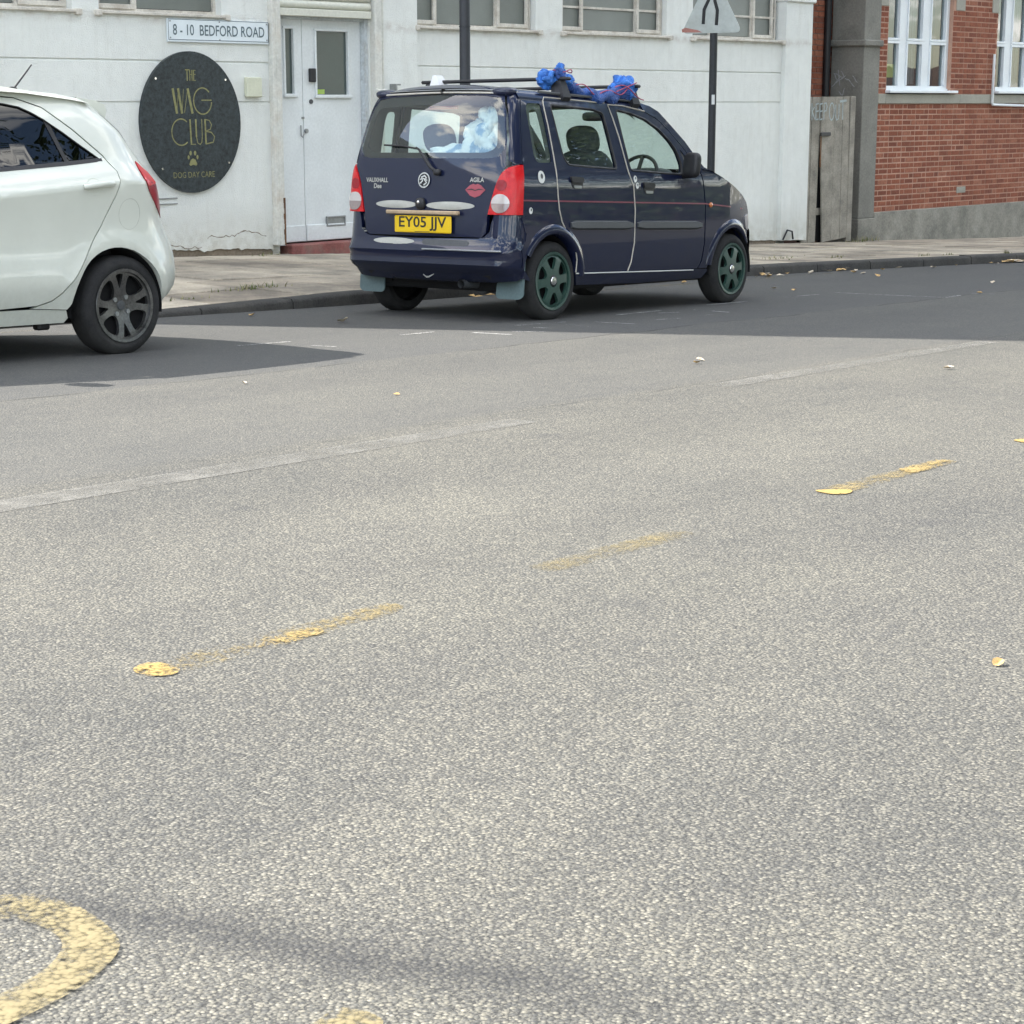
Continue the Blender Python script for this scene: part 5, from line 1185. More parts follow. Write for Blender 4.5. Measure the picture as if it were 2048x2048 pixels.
# roof
def vroof(u, v):
    y = (2 * u - 1); ay = abs(y)
    hw = .588; yy = y * hw
    edge = .03 * ay ** 3
    x0 = -.335 + .14 * max(0, ay - .55) ** 2 * 4 * .5; x1 = 1.30 - .12 * ay * ay
    x = x0 + (x1 - x0) * v
    zt = 1.520 - .040 * (x + .33) / 1.6 + .052 * (1 - ay ** 2.6) - .05 * max(0, ay - .88) / .12 * .9
    zt -= .030 * max(0, 1 - v / .06) ** 2 + .05 * max(0, (v - .86) / .14) ** 2
    return (x, yy, zt)
m = MB(); m.grid(vroof, 36, 40); m.grid(lambda u, v: (vroof(u, v)[0], vroof(u, v)[1] * .98, vroof(u, v)[2] - .03), 18, 18, mi=1, flip=True); m.build('roof', [M['navy'], M['liner']], VAN, smooth=40, fix=False)
for side in (-1, 1):
    m = MB(); pts = []
    for i in range(26):
        x_ = -.26 + 1.45 * i / 25; zt = 1.482 - .040 * (x_ + .33) / 1.6 - .04 * max(0, (x_ - 1.05) / .3) ** 2
        pts += [(x_, side * .570, zt + .048), (x_, side * .600, zt + .030), (x_, side * .622, zt - .004), (x_, side * .617, zt - .03)]
    m.add(pts, [(i * 4 + j, i * 4 + j + 1, i * 4 + j + 5, i * 4 + j + 4) for i in range(25) for j in range(3)]); m.build('roof_rail', M['navy'], VAN, smooth=50)
    m = MB(); m.tube([(x_, side * .602, 1.528 - .040 * (x_ + .33) / 1.6 - .03 * max(0, (x_ - 1.05) / .3) ** 2) for x_ in [-.02 + .118 * i for i in range(11)]], .010, 6); m.build('gutter', M['strip'], VAN, smooth=60)
    # front pillar
    m = MB(); f = vside(side); ap = [(1.198, 1.426), (1.353, 1.373), (1.478, 1.292), (1.611, 1.190), (1.721, 1.096), (1.802, 1.022), (1.95, 1.010), (1.880, 1.032), (1.787, 1.108), (1.673, 1.216), (1.52, 1.330), (1.389, 1.426), (1.29, 1.464), (1.172, 1.484)]
    panel(m, ap, [], lambda x, z, t: f(x, z, t + .002), .05, .03, flip=side > 0); m.build('front_pillar', NAVY, VAN, smooth=40)
def vscr(u, v, t=0):
    y = 2 * u - 1; hw = .70 + (.585 - .70) * v; return (1.90 + (1.20 - 1.90) * v + .10 * (1 - y * y), y * hw, 1.000 + (1.478 - 1.0) * v + .02 * math.sin(v * math.pi))
m = MB(); m.grid(vscr, 14, 10); m.build('windscreen', M['cglass'], VAN, smooth=60, fix=False)
FE = [(1.84, 1.016), (1.95, 1.008), (2.11, .956), (2.30, .882), (2.46, .812), (2.55, .760), (2.595, .70), (2.61, .62), (2.615, .575), (2.64, .560), (2.675, .548), (2.69, .50), (2.69, .42), (2.685, .32), (2.64, .245), (2.58, .205)]
FC = [(1.98, 1.016), (2.10, 1.002), (2.28, .955), (2.48, .890), (2.65, .825), (2.75, .770), (2.81, .71), (2.835, .63), (2.84, .58), (2.865, .565), (2.91, .553), (2.93, .50), (2.935, .42), (2.92, .32), (2.87, .245), (2.80, .205)]
def vfront(u, v, a, b):
    k = a + (b - a) * v; i_ = min(int(k), len(FE) - 2); q = k - i_; y = 2 * u - 1; w_ = abs(y) ** 3
    P_ = [(T[i_][0] * (1 - q) + T[i_ + 1][0] * q, T[i_][1] * (1 - q) + T[i_ + 1][1] * q) for T in (FC, FE)]
    hw = abs(vside(1)(P_[1][0], .80)[1]) - .004
    return (P_[0][0] * (1 - w_) + P_[1][0] * w_, y * hw, P_[0][1] * (1 - w_) + P_[1][1] * w_)
m = MB(); m.grid(lambda u, v: vfront(u, v, 0, 5.6), 24, 21); m.build('bonnet', M['navy'], VAN, smooth=60, fix=False)
m = MB(); m.grid(lambda u, v: vfront(u, v, 5.62, 8.6), 24, 8); m.build('grille_panel', M['navy'], VAN, smooth=60, fix=False)
m = MB(); m.grid(lambda u, v: vfront(u, v, 8.62, 15), 24, 20); m.build('front_bumper', M['navy'], VAN, smooth=50, fix=False)
# inner structure
m = MB(); m.box(-.30, 1.98, -.66, .66, .19, .40, .02); m.box(1.9, 2.75, -.50, .50, .20, .72, .03); m.box(-.46, -.28, -.56, .56, .285, .56, .02); m.build('underbody', M['inner'], VAN)
m = MB(); m.tube([(.0, -.60, .27), (0, .60, .27)], .035, 10); m.build('rear_axle', M['inner'], VAN)
m = MB(); m.tube([(-.22, -.30, .235), (-.47, -.305, .245)], .030, 14, cap=False); m.tube([(-.47, -.305, .245), (-.22, -.30, .235)], .026, 14, cap=False); m.tube([(-.10, -.30, .24), (-.24, -.30, .24)], .07, 12); m.build('exhaust', M['strip'], VAN, smooth=40)
for side in (-1, 1):
    for c in (AR, AF):
        housing(c, .303, side * .72, side * .45, VAN)
for cx_ in (0.0, 2.30):
    for side in (-1, 1): wheel(VAN, cx_, side * .728, .262, .268, .165, .192, side, 'hubcap')
# interior
def seat(x, y, wd, nm):
    s = empty(nm); s.parent = VAN; s.location = (x, y, .40)
    m = MB(); m.blob((.22, 0, .12), (.26, wd, .10), .55, 20, 10); m.build('cushion', M['seat'], s, smooth=60)
    R_ = Matrix.Rotation(math.radians(-16), 3, 'Y'); m = MB(); m.blob((-.10, 0, .42), (.075, wd, .34), .55, 24, 14, M=R_); m.build('backrest', M['seat'], s, smooth=60)
    for yy in ([0] if wd < .3 else [-.32, .32]):
        m = MB(); m.blob((-.19, yy, .815), (.055, .135, .105), .7, 20, 12, M=R_); m.build('headrest', M['seat'], s, smooth=60)
    return s
seat(1.05, -.34, .245, 'driver_seat'); seat(1.05, .34, .245, 'passenger_seat'); seat(.24, 0, .58, 'rear_seat')
m = MB(); m.box(1.62, 2.02, -.66, .66, .70, .965, .05); m.blob((1.72, -.34, .975), (.14, .17, .05), .7, 16, 8); m.build('dashboard', M['black'], VAN, smooth=50)
m = MB(); Rm = Matrix.Translation((1.545, -.34, .955)) @ Matrix.Rotation(math.radians(-62), 4, 'Y')
m.tube([Rm @ Vector((.175 * math.cos(a), .175 * math.sin(a), 0)) for a in [2 * math.pi * i / 28 for i in range(28)]], .014, 8, closed=True); m.tube([Rm @ Vector((-.17, 0, 0)), Rm @ Vector((.17, 0, 0))], .016, 6); m.blob(Rm @ Vector((0, 0, 0)), (.05, .05, .05), .8, 10, 8); m.build('steering_wheel', M['black'], VAN, smooth=60)
m = MB(); m.blob((1.47, 0, 1.40), (.014, .11, .034), .5, 16, 8); m.build('rear_view_mirror', M['black'], VAN, smooth=60)
m = MB(); m.box(-.28, .02, -.55, .55, .80, .82, .004); m.build('parcel_shelf', M['black'], VAN)
# roof bars
for xb, nm in ((.26, 'roof_bar'), (1.10, 'roof_bar')):
    rb_ = empty(nm); rb_.parent = VAN; zt = 1.528 - .04 * (xb + .33) / 1.6
    m = MB(); m.box(xb - .020, xb + .020, -.66, .66, zt + .092, zt + .116, .008); m.build('bar', M['ink'], rb_)
    for side in (-1, 1):
        m = MB(); vs = []
        for hx_, y_, z_ in ((.045, .615, -.055), (.045, .640, -.02), (.03, .60, .092), (.025, .52, .092), (.04, .53, .012), (.045, .57, .010)): vs += [(xb - hx_, side * y_, zt + z_), (xb + hx_, side * y_, zt + z_)]
        n = 6; m.add(vs, [tuple(range(0, 12, 2)), tuple(range(1, 12, 2))] + [(2 * i, 2 * i + 1, 2 * ((i + 1) % n) + 1, 2 * ((i + 1) % n)) for i in range(n)]); m.build('foot', M['black'], rb_)
m = MB(); z0_ = 1.513; m.add([(.18, .54, z0_ + .03), (.30, .54, z0_ + .03), (.30, .42, z0_ + .045), (.18, .42, z0_ + .045), (.21, .52, z0_ + .15), (.27, .52, z0_ + .15), (.27, .48, z0_ + .15), (.21, .48, z0_ + .15)], [(0, 1, 5, 4), (1, 2, 6, 5), (2, 3, 7, 6), (3, 0, 4, 7), (4, 5, 6, 7), (3, 2, 1, 0)]); m.build('white_cover', M['wplastic'], VAN, smooth=30)

def crumple(m, c, rad, seed, e=.9, nz=.42, nf=2.2, M_=None):
    r = random.Random(seed); nu, nv = 56, 30; vs = []; ph = [r.uniform(0, 6.3) for _ in range(6)]
    for i in range(nv + 1):
        v = -math.pi / 2 + math.pi * i / nv
        for j in range(nu):
            u = 2 * math.pi * j / nu; p = Vector((math.cos(v) * math.cos(u), math.cos(v) * math.sin(u), math.sin(v)))
            q = p + Vector((seed, 0, 0)); lo_ = mnoise.noise(q * 1.5) * .38
            ang = 5 * u + 2.2 * math.sin(2 * v + ph[0]) + 2.5 * mnoise.noise(q * 1.6); fold = (1 - abs(math.sin(ang / 2))) ** 1.6 * .34 * max(0, math.cos(v)) ** .5
            k = 1 + lo_ - fold + .10 * mnoise.noise(q * 5) + .05 * abs(mnoise.noise(q * 9)); vs.append((c[0] + p.x * rad[0] * k, c[1] + p.y * rad[1] * k, c[2] + p.z * rad[2] * k))
    m.add(vs, [(i * nu + j, i * nu + (j + 1) % nu, (i + 1) * nu + (j + 1) % nu, (i + 1) * nu + j) for i in range(nv) for j in range(nu)])
# white and blue folds added behind the rear window, standing in for cloud reflections
def stand_in_mat():
    m, t, b = base_mat('white_and_blue_stand_in', (0.8, 0.82, 0.82), 0.9); c = ocoord(t); n = noi(t, c, 6.5, 4, 0.55)
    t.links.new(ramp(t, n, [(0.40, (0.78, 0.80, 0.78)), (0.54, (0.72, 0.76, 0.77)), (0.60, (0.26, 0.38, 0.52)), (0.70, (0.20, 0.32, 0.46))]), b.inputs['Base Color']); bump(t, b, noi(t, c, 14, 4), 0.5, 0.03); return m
M['stand_in'] = stand_in_mat()
BD = empty('cloud_stand_in', VAN.matrix_world @ Matrix.Translation((-.22, -.30, .83)), 'white and pale blue stand-in for cloud reflections behind the rear window of the van', 'stand_in')
m = MB(); crumple(m, (-.04, -.06, .34), (.09, .22, .19), 31); m.build('fold', M['stand_in'], BD, smooth=60)
m = MB(); crumple(m, (-.04, -.13, .50), (.08, .12, .13), 37); m.build('fold', M['stand_in'], BD, smooth=60)
m = MB(); crumple(m, (-.05, .20, .26), (.09, .26, .08), 41); m.build('fold', M['stand_in'], BD, smooth=60)
m = MB(); crumple(m, (.0, -.05, .10), (.12, .32, .14), 44); m.build('fold', M['stand_in'], BD, smooth=60)
# blue tarpaulin bundled over the right ends of the bars
TP = empty('tarpaulin', VAN.matrix_world @ Matrix.Translation((.26, -.52, 1.60)), 'crumpled blue tarpaulin tied with red cord on the van roof bars', 'tarpaulin')
m = MB(); crumple(m, (-.035, .03, .015), (.075, .08, .062), 3); m.build('fold', M['tarp'], TP, smooth=50)
m = MB(); crumple(m, (.045, -.02, .078), (.038, .042, .046), 8); m.build('fold', M['tarp'], TP, smooth=50)
m = MB(); crumple(m, (.085, -.05, .012), (.065, .045, .042), 12); m.build('fold', M['tarp'], TP, smooth=50)
m = MB(); crumple(m, (.01, -.04, .050), (.045, .045, .035), 15); m.build('fold', M['tarpdark'], TP, smooth=50)
m = MB(); pts = []; rr_ = []
for i in range(40):
    t = i / 39; pts.append((.10 + .72 * t, -.06 + .02 * math.sin(9 * t), -.035 - .055 * math.sin(math.pi * t) - .0 * t + .012 * math.sin(25 * t))); rr_.append(.030 + .012 * abs(math.sin(12 * t)) + .018 * t)
m.tube(pts, rr_, 14); me_ = m; m.v = [tuple(Vector(v) * 1 + Vector((mnoise.noise(Vector(v) * 22), mnoise.noise(Vector(v) * 22 + Vector((9, 0, 0))), mnoise.noise(Vector(v) * 22 + Vector((0, 9, 0))))) * .012) for v in m.v]; m.build('twist', M['tarpdark'], TP, smooth=40)
m = MB(); crumple(m, (.80, -.02, -.015), (.108, .10, .082), 21); m.build('fold', M['tarp'], TP, smooth=40)
m = MB(); crumple(m, (.79, -.05, -.070), (.10, .06, .034), 25); m.build('fold', M['tarpdark'], TP, smooth=40)
m = MB()
m.tube([(.06 + .06 * math.cos(a), -.03 + .07 * math.sin(a), .07 + .01 * math.sin(3 * a)) for a in [i * .4 for i in range(17)]], .004, 6)
m.tube([(.12 + .68 * t, -.105 - .01 * math.sin(11 * t), -.02 - .045 * math.sin(math.pi * t) + .02 * math.sin(14 * t)) for t in [i / 24 for i in range(25)]], .004, 6)
m.tube([(.55 + .36 * t, -.13, -.02 + .03 * math.sin(5 * t) - .05 * t) for t in [i / 10 for i in range(11)]], .004, 6); m.tube([(.58 + .25 * t, -.12, -.05 + .07 * t) for t in [i / 10 for i in range(11)]], .004, 6)
m.build('cord', M['cord'], TP, smooth=60)

# ================================================================== white hatchback, tail towards the van
CO = Vector((6.881, 8.906, -.339)) + E1 * .097
CAR = empty('hatchback_car', Matrix.Translation(CO) @ MG.to_4x4(), 'white hatchback car parked at the kerb with dark rear windows', 'car')
CXR = [(z, x + .055) for z, x in [(.20, .30), (.28, .405), (.36, .455), (.50, .465), (.58, .452), (.635, .42), (.73, .372), (.79, .365), (.90, .335), (.96, .310), (1.035, .255), (1.077, .215), (1.167, .130), (1.26, .035), (1.30, -.005), (1.37, -.08)]]
CA = (-.045, .258)
def czc(x): return .855 + .085 * (min(x, .05) + .817)
def cy(x, z):
    zc = czc(x)
    if z <= zc: y = .800 - (.030 * math.sin(min(1, (zc - z) / .30) * math.pi * .5)) + .022 * math.exp(-((z - .42) / .10) ** 2) - .55 * max(0, .34 - z) ** 1.4
    elif z <= 1.04: y = .800 - .50 * (z - zc) - .25 * max(0, z - zc - .06)
    else: y = .800 - .50 * (1.04 - zc) - .25 * max(0, 1.04 - zc - .06) - .40 * (z - 1.04) - .35 * max(0, z - 1.2) ** 2 * 2
    d = math.hypot(x - CA[0], z - CA[1]); y += .016 * math.exp(-((d - .352) / .03) ** 2)
    xr = sip(CXR, z); hi_ = min(1, max(0, (z - 1.0) / .2)); rc = .36 - .16 * hi_; q = (x - (xr - rc)) / rc
    if q > 0: y -= (.26 - .16 * hi_) * (1 - math.sqrt(max(0, 1 - min(q, .999) ** 2)))
    q = (-2.15 - x) / .75
    if q > 0: y -= .22 * q * q
    return y
def cside(side):
    return lambda x, z, t=0.0: (x, side * (cy(x, z) - t), z)
CRD = [(-1.015, 1.372), (-.70, 1.364), (-.525, 1.357), (-.376, 1.311), (-.227, 1.198), (-.082, 1.066), (-.030, .985), (-.028, .935), (-.060, .86), (-.161, .69), (-.306, .497), (-.372, .420), (-.436, .355), (-.50, .315), (-.59, .291), (-.84, .283), (-1.015, .283)]
CRW = [(-.990, 1.338), (-.71, 1.333), (-.60, 1.326), (-.514, 1.312), (-.45, 1.285), (-.386, 1.25), (-.297, 1.190), (-.20, 1.118), (-.105, 1.052), (-.333, 1.030), (-.772, .996), (-.990, .980)]
CQU = [(-.022, .935), (-.024, .985), (-.074, 1.071), (-.219, 1.203), (-.371, 1.317), (-.525, 1.364), (-.70, 1.371), (-1.02, 1.379), (-1.02, 1.412), (-.70, 1.412), (-.45, 1.404), (-.25, 1.390), (-.12, 1.374), (-.03, 1.352)] + [(sip(CXR, z) - .006, z) for z in (1.325, 1.26, 1.20, 1.12, 1.05, .96, .88, .79, .70, .62, .55, .46, .38, .31, .26)] + [(.29, .24)] + circ(CA[0], CA[1], .322, 22, -3, 174) + [(-.40, .262), (-.62, .276), (-.59, .285), (-.495, .309), (-.43, .350), (-.366, .415), (-.300, .492), (-.155, .686), (-.053, .857)]
CLAMP = fil([(.165, 1.045), (.235, .985), (.305, .90), (.368, .79), (.380, .724), (.290, .785), (.205, .870), (.160, .945), (.152, .995)], .012, 3)
WH = [M['carwhite'], M['inner']]
CRS = [[(-1.0 + .06 * i, czc(-1.0 + .06 * i) + d_) for i in range(22)] for d_ in (-.016, 0, .016)]
for side in (-1, 1):
    f = cside(side); fl = side > 0
    m = MB(); panel(m, CRD[::-1], [CRW], f, .05, .03, flip=fl, lines=CRS); dr = m.build('rear_door', WH, CAR, smooth=42)
    m = MB(); panel(m, CRW[::-1], [], lambda x, z, t: f(x, z, .010 + t), .1, 0, flip=fl); m.build('window', M['dglass'], dr, smooth=50, fix=False)
    m = MB(); m.tube([f(x, z, .003) for x, z in CRW[::-1]] + [f(*CRW[-1], .003)], .004, 6); stroke(m, [(-.374, 1.25), (-.345, 1.14), (-.318, 1.03)], [.030, .026, .024], lambda u, v, d: f(u, v, .006)); stroke(m, [(-.99, .972), (-.772, .988), (-.333, 1.022), (-.09, 1.045)], .018, lambda u, v, d: f(u, v, -.002)); m.build('window_trim', M['ink'], dr, smooth=60)
    m = MB(); panel(m, CQU[::-1], [], f, .045, .03, flip=not fl, lines=CRS); qo = m.build('rear_quarter', WH, CAR, smooth=42)
    m = MB(); panel(m, CLAMP, [], lambda x, z, t: f(x, z, -.006 + t), .03, .012, flip=not fl, mb_back=0); lo_ = m.build('tail_lamp', M['dredlens'], CAR, smooth=40)
    m = MB(); panel(m, fil([(.166, 1.040), (.235, .985), (.285, .922), (.188, .905), (.163, .945), (.155, .995)], .01, 2), [], lambda x, z, t: f(x, z, -.009 + t), .03, .006, flip=not fl, mb_back=0); m.build('upper_lens', M['redlens'], lo_, smooth=40)
    m = MB(); m.tube([f(.045 + .075 * math.cos(a), .757 + .083 * math.sin(a), .001) for a in [math.radians(10 * i) for i in range(37)]], .0016, 6); m.build('fuel_flap_gap', M['ovalgrey'], qo, smooth=60)
    m = MB(); m.tube([f(x_, z_, -o_) for x_, z_, o_ in ((-.285, .902, .004), (-.255, .908, .022), (-.15, .920, .026), (-.10, .922, .020), (-.078, .920, .004))], [.014, .017, .018, .017, .012], 10); m.build('handle', M['carwhite'], dr, smooth=60)
    m = MB(); panel(m, circ(-.205, .905, .052, 20, ry=.045)[::-1], [], lambda x, z, t: f(x, z, -.0015 + .012 * max(0, 1 - math.hypot((x + .205) / .052, (z - .905) / .045)) + t), .02, 0, flip=fl); m.build('handle_dish', M['strip'] if 0 else M['carwhite'], dr, smooth=60)
    m = MB(); panel(m, [(-2.2, .283), (-.62, .272), (-.40, .258), (-.375, .215), (-.40, .190), (-2.2, .195)][::-1], [], lambda x, z, t: f(x, z, .006 + t), .08, .03, flip=fl, mb_back=0); m.build('sill', M['carwhite'], CAR, smooth=40)
    m = MB(); panel(m, [(-1.022, 1.372), (-1.022, .283), (-2.0, .285), (-2.03, .6), (-2.02, .90), (-1.72, 1.08), (-1.45, 1.28), (-1.30, 1.35)], [[(-1.06, 1.335), (-1.06, .98), (-1.80, .955), (-1.62, 1.08), (-1.40, 1.25), (-1.28, 1.325)]], f, .07, .03, flip=fl); fd = m.build('front_door', WH, CAR, smooth=30)
    m = MB(); panel(m, [(-1.06, 1.335), (-1.06, .98), (-1.80, .955), (-1.62, 1.08), (-1.40, 1.25), (-1.28, 1.325)], [], lambda x, z, t: f(x, z, .01 + t), .1, 0, flip=fl); m.build('window', M['dglass'], fd, smooth=50, fix=False)
    m = MB(); m.blob((-1.70, side * .88, 1.02), (.06, .09, .065), .7, 18, 10); m.build('door_mirror', M['carwhite'], fd, smooth=60)
    m = MB(); panel(m, [(-2.01, .285), (-2.04, .6), (-2.03, .91), (-2.35, .88), (-2.65, .79), (-2.85, .66), (-2.86, .30), (-2.72, .25)] + circ(-2.385, .262, .325, 20, 2, 178) + [(-2.06, .27)][:0], [], f, .07, .02, flip=fl, mb_back=0); m.build('front_wing', M['carwhite'], CAR, smooth=30)
    housing(CA, .32, side * .76, side * .45, CAR); housing((-2.385, .26), .32, side * .74, side * .45, CAR)
    for cx_ in (0.0, -2.385): wheel(CAR, cx_, side * .768, .262, .272, .17, .196, side, 'alloy')
def croof(u, v):
    y = 2 * u - 1; x = -.02 - .02 * y * y - 1.45 * v; e_ = ip([(0, 1.345), (.08, 1.362), (.3, 1.388), (.65, 1.402), (1, 1.385)], v); return (x, y * .595, e_ + .058 * (1 - abs(y) ** 2.4) - .004)
m = MB(); m.grid(croof, 24, 20); m.build('roof', M['carwhite'], CAR, smooth=60, fix=False)
m = MB(); rows = []
for i in range(13):
    y_ = -.535 + 1.07 * i / 12; k = 1 - abs(y_ / .535) ** 6 * .30
    rows += [(-.10, y_, 1.372 + .035 * (1 - (y_ / .575) ** 2)), (.06 * k, y_, 1.356 + .035 * (1 - (y_ / .575) ** 2)), (.135 * k, y_, 1.340 + .03 * (1 - (y_ / .575) ** 2)), (.160 * k, y_, 1.308 + .03 * (1 - (y_ / .575) ** 2)), (.140 * k, y_, 1.270 + .03 * (1 - (y_ / .575) ** 2)), (.0, y_, 1.272)]
m.add(rows, [(i * 6 + j, i * 6 + j + 1, i * 6 + j + 7, i * 6 + j + 6) for i in range(12) for j in range(5)] + [tuple(range(6)), tuple(range(72, 78))]); m.build('spoiler', M['carwhite'], CAR, smooth=45)
def crear(u, v, z0, z1):
    z = z0 + (z1 - z0) * v; xr = sip(CXR, z); hw = cy(xr - .008, z); y = (2 * u - 1) * hw; return (xr - .008 + .05 * (1 - (2 * u - 1) ** 2), y, z)
m = MB(); m.grid(lambda u, v: crear(u, v, .24, .62), 18, 12); m.build('rear_bumper', M['carwhite'], CAR, smooth=50)
m = MB(); m.grid(lambda u, v: crear(u, v, .625, 1.03), 18, 10); tgo = m.build('tailgate', M['carwhite'], CAR, smooth=50)
m = MB(); m.grid(lambda u, v: crear(u, v, 1.035, 1.30), 18, 8); m.build('rear_window', M['dglass'], tgo, smooth=50)
m = MB(); m.grid(lambda u, v: (-1.47 - .62 * v + -.06 * (1 - (2 * u - 1) ** 2), (2 * u - 1) * (.56 + .1 * v), 1.40 - .46 * v), 12, 8); m.build('windscreen', M['dglass'], CAR, smooth=50)
m = MB(); m.grid(lambda u, v: (-2.05 - .78 * v - .1 * (1 - (2 * u - 1) ** 2) * v, (2 * u - 1) * (.70 - .08 * v * v), .93 - .14 * v - .1 * v ** 4 + .03 * (1 - (2 * u - 1) ** 2)), 14, 10); m.build('bonnet', M['carwhite'], CAR, smooth=50)
m = MB(); m.grid(lambda u, v: (-2.86 - .10 * (1 - abs(2 * u - 1) ** 3) - .05 * math.sin(v * math.pi), (2 * u - 1) * .62, .22 + .50 * v), 16, 8); m.build('front_bumper', M['carwhite'], CAR, smooth=50)
m = MB(); m.box(-2.6, .25, -.60, .60, .17, .42, .03); m.box(-2.0, .10, -.60, .60, .42, .96, .05); m.build('underbody', M['inner'], CAR)  # second box is added inside the cabin to block light
m = MB(); m.box(-.50, -.42, -.66, -.60, .15, .19, .01); m.build('rear_hanger', M['ink'], CAR)
m = MB(); m.tube([(-.09, 0, 1.435), (.005, 0, 1.535), (.035, 0, 1.568)], [.006, .005, .004], 8); m.blob((-.10, 0, 1.430), (.03, .015, .014), .8, 10, 6); m.build('aerial', M['ink'], CAR, smooth=60)
m = MB(); m.tube([(.405, -.52, .355), (.435, -.50, .36), (.45, -.47, .352)], .006, 6); m.build('bumper_crack', M['ink'], CAR)

# ================================================================== leaves, weeds, litter
def leaf_mesh(i):
    r = random.Random(i); m = MB(); L = .055; pts = [(0, -.5), (.22, -.3), (.34, 0), (.22, .3), (0, .5), (-.22, .3), (-.34, 0), (-.22, -.3)]
    vs = [(u * L * 1.6, v * L * 1.6, .012 + .35 * L * (abs(u) * 1.2 + r.uniform(-.2, .3) * v * 2) ** 2 * 3 + r.uniform(0, .006)) for u, v in pts] + [(0, 0, .006)]
    m.add(vs, [(i2, (i2 + 1) % 8, 8) for i2 in range(8)]); me = m.mesh('leaf', fix=False); me.materials.append(M['leafy'] if i % 2 else M['leafp']); return me
LM = [leaf_mesh(i) for i in range(6)]
rl = random.Random(4)
LV = [(16.30, 9.62), (16.1, 9.45), (17.43, 9.58), (17.59, 9.6), (17.74, 9.40), (17.35, 9.22), (18.5, 9.30), (18.13, 9.30), (17.26, 9.06), (16.92, 8.73), (18.9, 9.10), (19.5, 9.12), (16.68, 7.43), (15.19, 6.88), (14.49, 8.46), (14.39, 8.2),
      (8.74, 5.544), (8.59, 5.471), (9.226, 4.328), (3.67, 1.581), (9.326, 8.70), (6.473, 5.72), (6.349, 6.572), (9.315, 9.54), (15.21, 9.55), (14.68, 9.50)]
for i, (x, y) in enumerate(LV):
    o = link('fallen_leaf', LM[i % 6]); y = min(y, ky(x) - .05); o.location = (x, y, gz(x, y) + .002); o.rotation_euler = (rl.uniform(-.25, .25), rl.uniform(-.25, .25), rl.uniform(0, 6.3)); s = rl.uniform(.8, 1.35)
    if y < 6: s *= .6
    if x > 14: s *= .75
    if 6 < x < 6.6: s *= .5
    if (x, y) == (3.67, 1.581): s = .42
    o.scale = (s, s, s)
    lb = {12: 'dry leaf on the shaded road below the brick wall', 13: 'leaf at the end of the white chalk line right of the van', 14: 'upper of two leaf specks just right of the front wheel', 15: 'lower of two leaf specks just right of the front wheel', 16: 'right one of the touching pale leaf pair on the sunlit road', 17: 'left one of the touching pale leaf pair on the sunlit road',
          18: 'lone leaf on sunlit road near the right edge, below the shadow', 19: 'small orange leaf far right on the foreground road', 20: 'leaf on the shaded road left of the van', 21: 'tiny pale leaf alone on the sunlit road left of centre', 22: 'tiny pale leaf near the edge of the white car shadow', 23: 'leaf by the kerb between the white car and the van'}.get(i, 'small dry leaf in the gutter ahead of the van')
    tag(o, lb, 'leaf', 'fallen leaves scattered on the road')
m = MB()
for (cx_, cy_, n_, r_) in ((20.6, 9.0, 32, .22), (17.5, 9.55, 4, .12), (16.3, 9.6, 8, .2), (13.0, 9.66, 12, .8), (6.0, 9.8, 24, 1.0)):
    for k in range(n_):
        x = cx_ + rl.gauss(0, r_); y = min(cy_ + abs(rl.gauss(0, .07)) * -1 + .05, ky(x) - .03); a = rl.uniform(0, 6.3); s = rl.uniform(.03, .055); z = gz(x, y) + rl.uniform(.006, .03)
        c_, s__ = math.cos(a) * s, math.sin(a) * s; h_ = rl.uniform(-.01, .02)
        m.add([(x + c_, y + s__, z + h_), (x - s__ * .6, y + c_ * .6, z + .012), (x - c_, y - s__, z), (x + s__ * .6, y - c_ * .6, z + .004)], [(0, 1, 2, 3)], k % 2)
o = m.build('leaf_litter', [M['leafy'], M['leafp']], fix=False); tag(o, 'drift of dry yellow leaves gathered in the gutter', 'leaf litter', kind='stuff')
def weed(x, y, n, h, w, mats, label, seed, z=None):
    r = random.Random(seed); m = MB(); zb = pav(x, y) if z is None else z
    for i in range(n // 2):
        bx_, by_ = r.gauss(0, w), r.gauss(0, w * .35); a = r.uniform(0, 6.3); hh = h * r.uniform(.2, .75); ln = r.uniform(.2, .9) * hh; dx, dy = math.cos(a), math.sin(a); ww = r.uniform(.004, .009)
        vs = []
        for t in (0, .4, .75, 1): vs += [(bx_ + dx * ln * t * t - dy * ww * (1 - t * .9), by_ + dy * ln * t * t + dx * ww * (1 - t * .9), hh * t), (bx_ + dx * ln * t * t + dy * ww * (1 - t * .9), by_ + dy * ln * t * t - dx * ww * (1 - t * .9), hh * t)]
        m.add(vs, [(0, 1, 3, 2), (2, 3, 5, 4), (4, 5, 7, 6)], i % 2)
    o = m.build('weed', mats, fix=False); o.location = (x, y, zb); return tag(o, label, 'weed', 'weeds in the pavement joints')
wm = [M['weed'], M['straw']]
weed(10.22, 10.55, 90, .07, .11, wm, 'green weed tuft in a slab joint beside the white car', 1); weed(10.45, 10.50, 60, .07, .09, [M['straw'], M['weed']], 'straw coloured weed tuft left of the van', 2); weed(9.45, 10.36, 40, .05, .09, wm, 'low weed by the tail of the white car', 3)
weed(17.66, 10.30, 90, .05, .22, [M['straw'], M['weed']], 'flat yellowing weed patch in front of the van', 4); weed(18.45, 10.02, 50, .04, .10, wm, 'dark weed in a kerb joint beyond the van', 5); weed(24.15, wy(24.15) - .16, 110, .13, .16, wm, 'leafy weed growing at the foot of the concrete pillar', 6); weed(23.5, wy(23.5) - .12, 50, .07, .12, [M['straw'], M['weed']], 'dry weed under the wooden gate', 7)
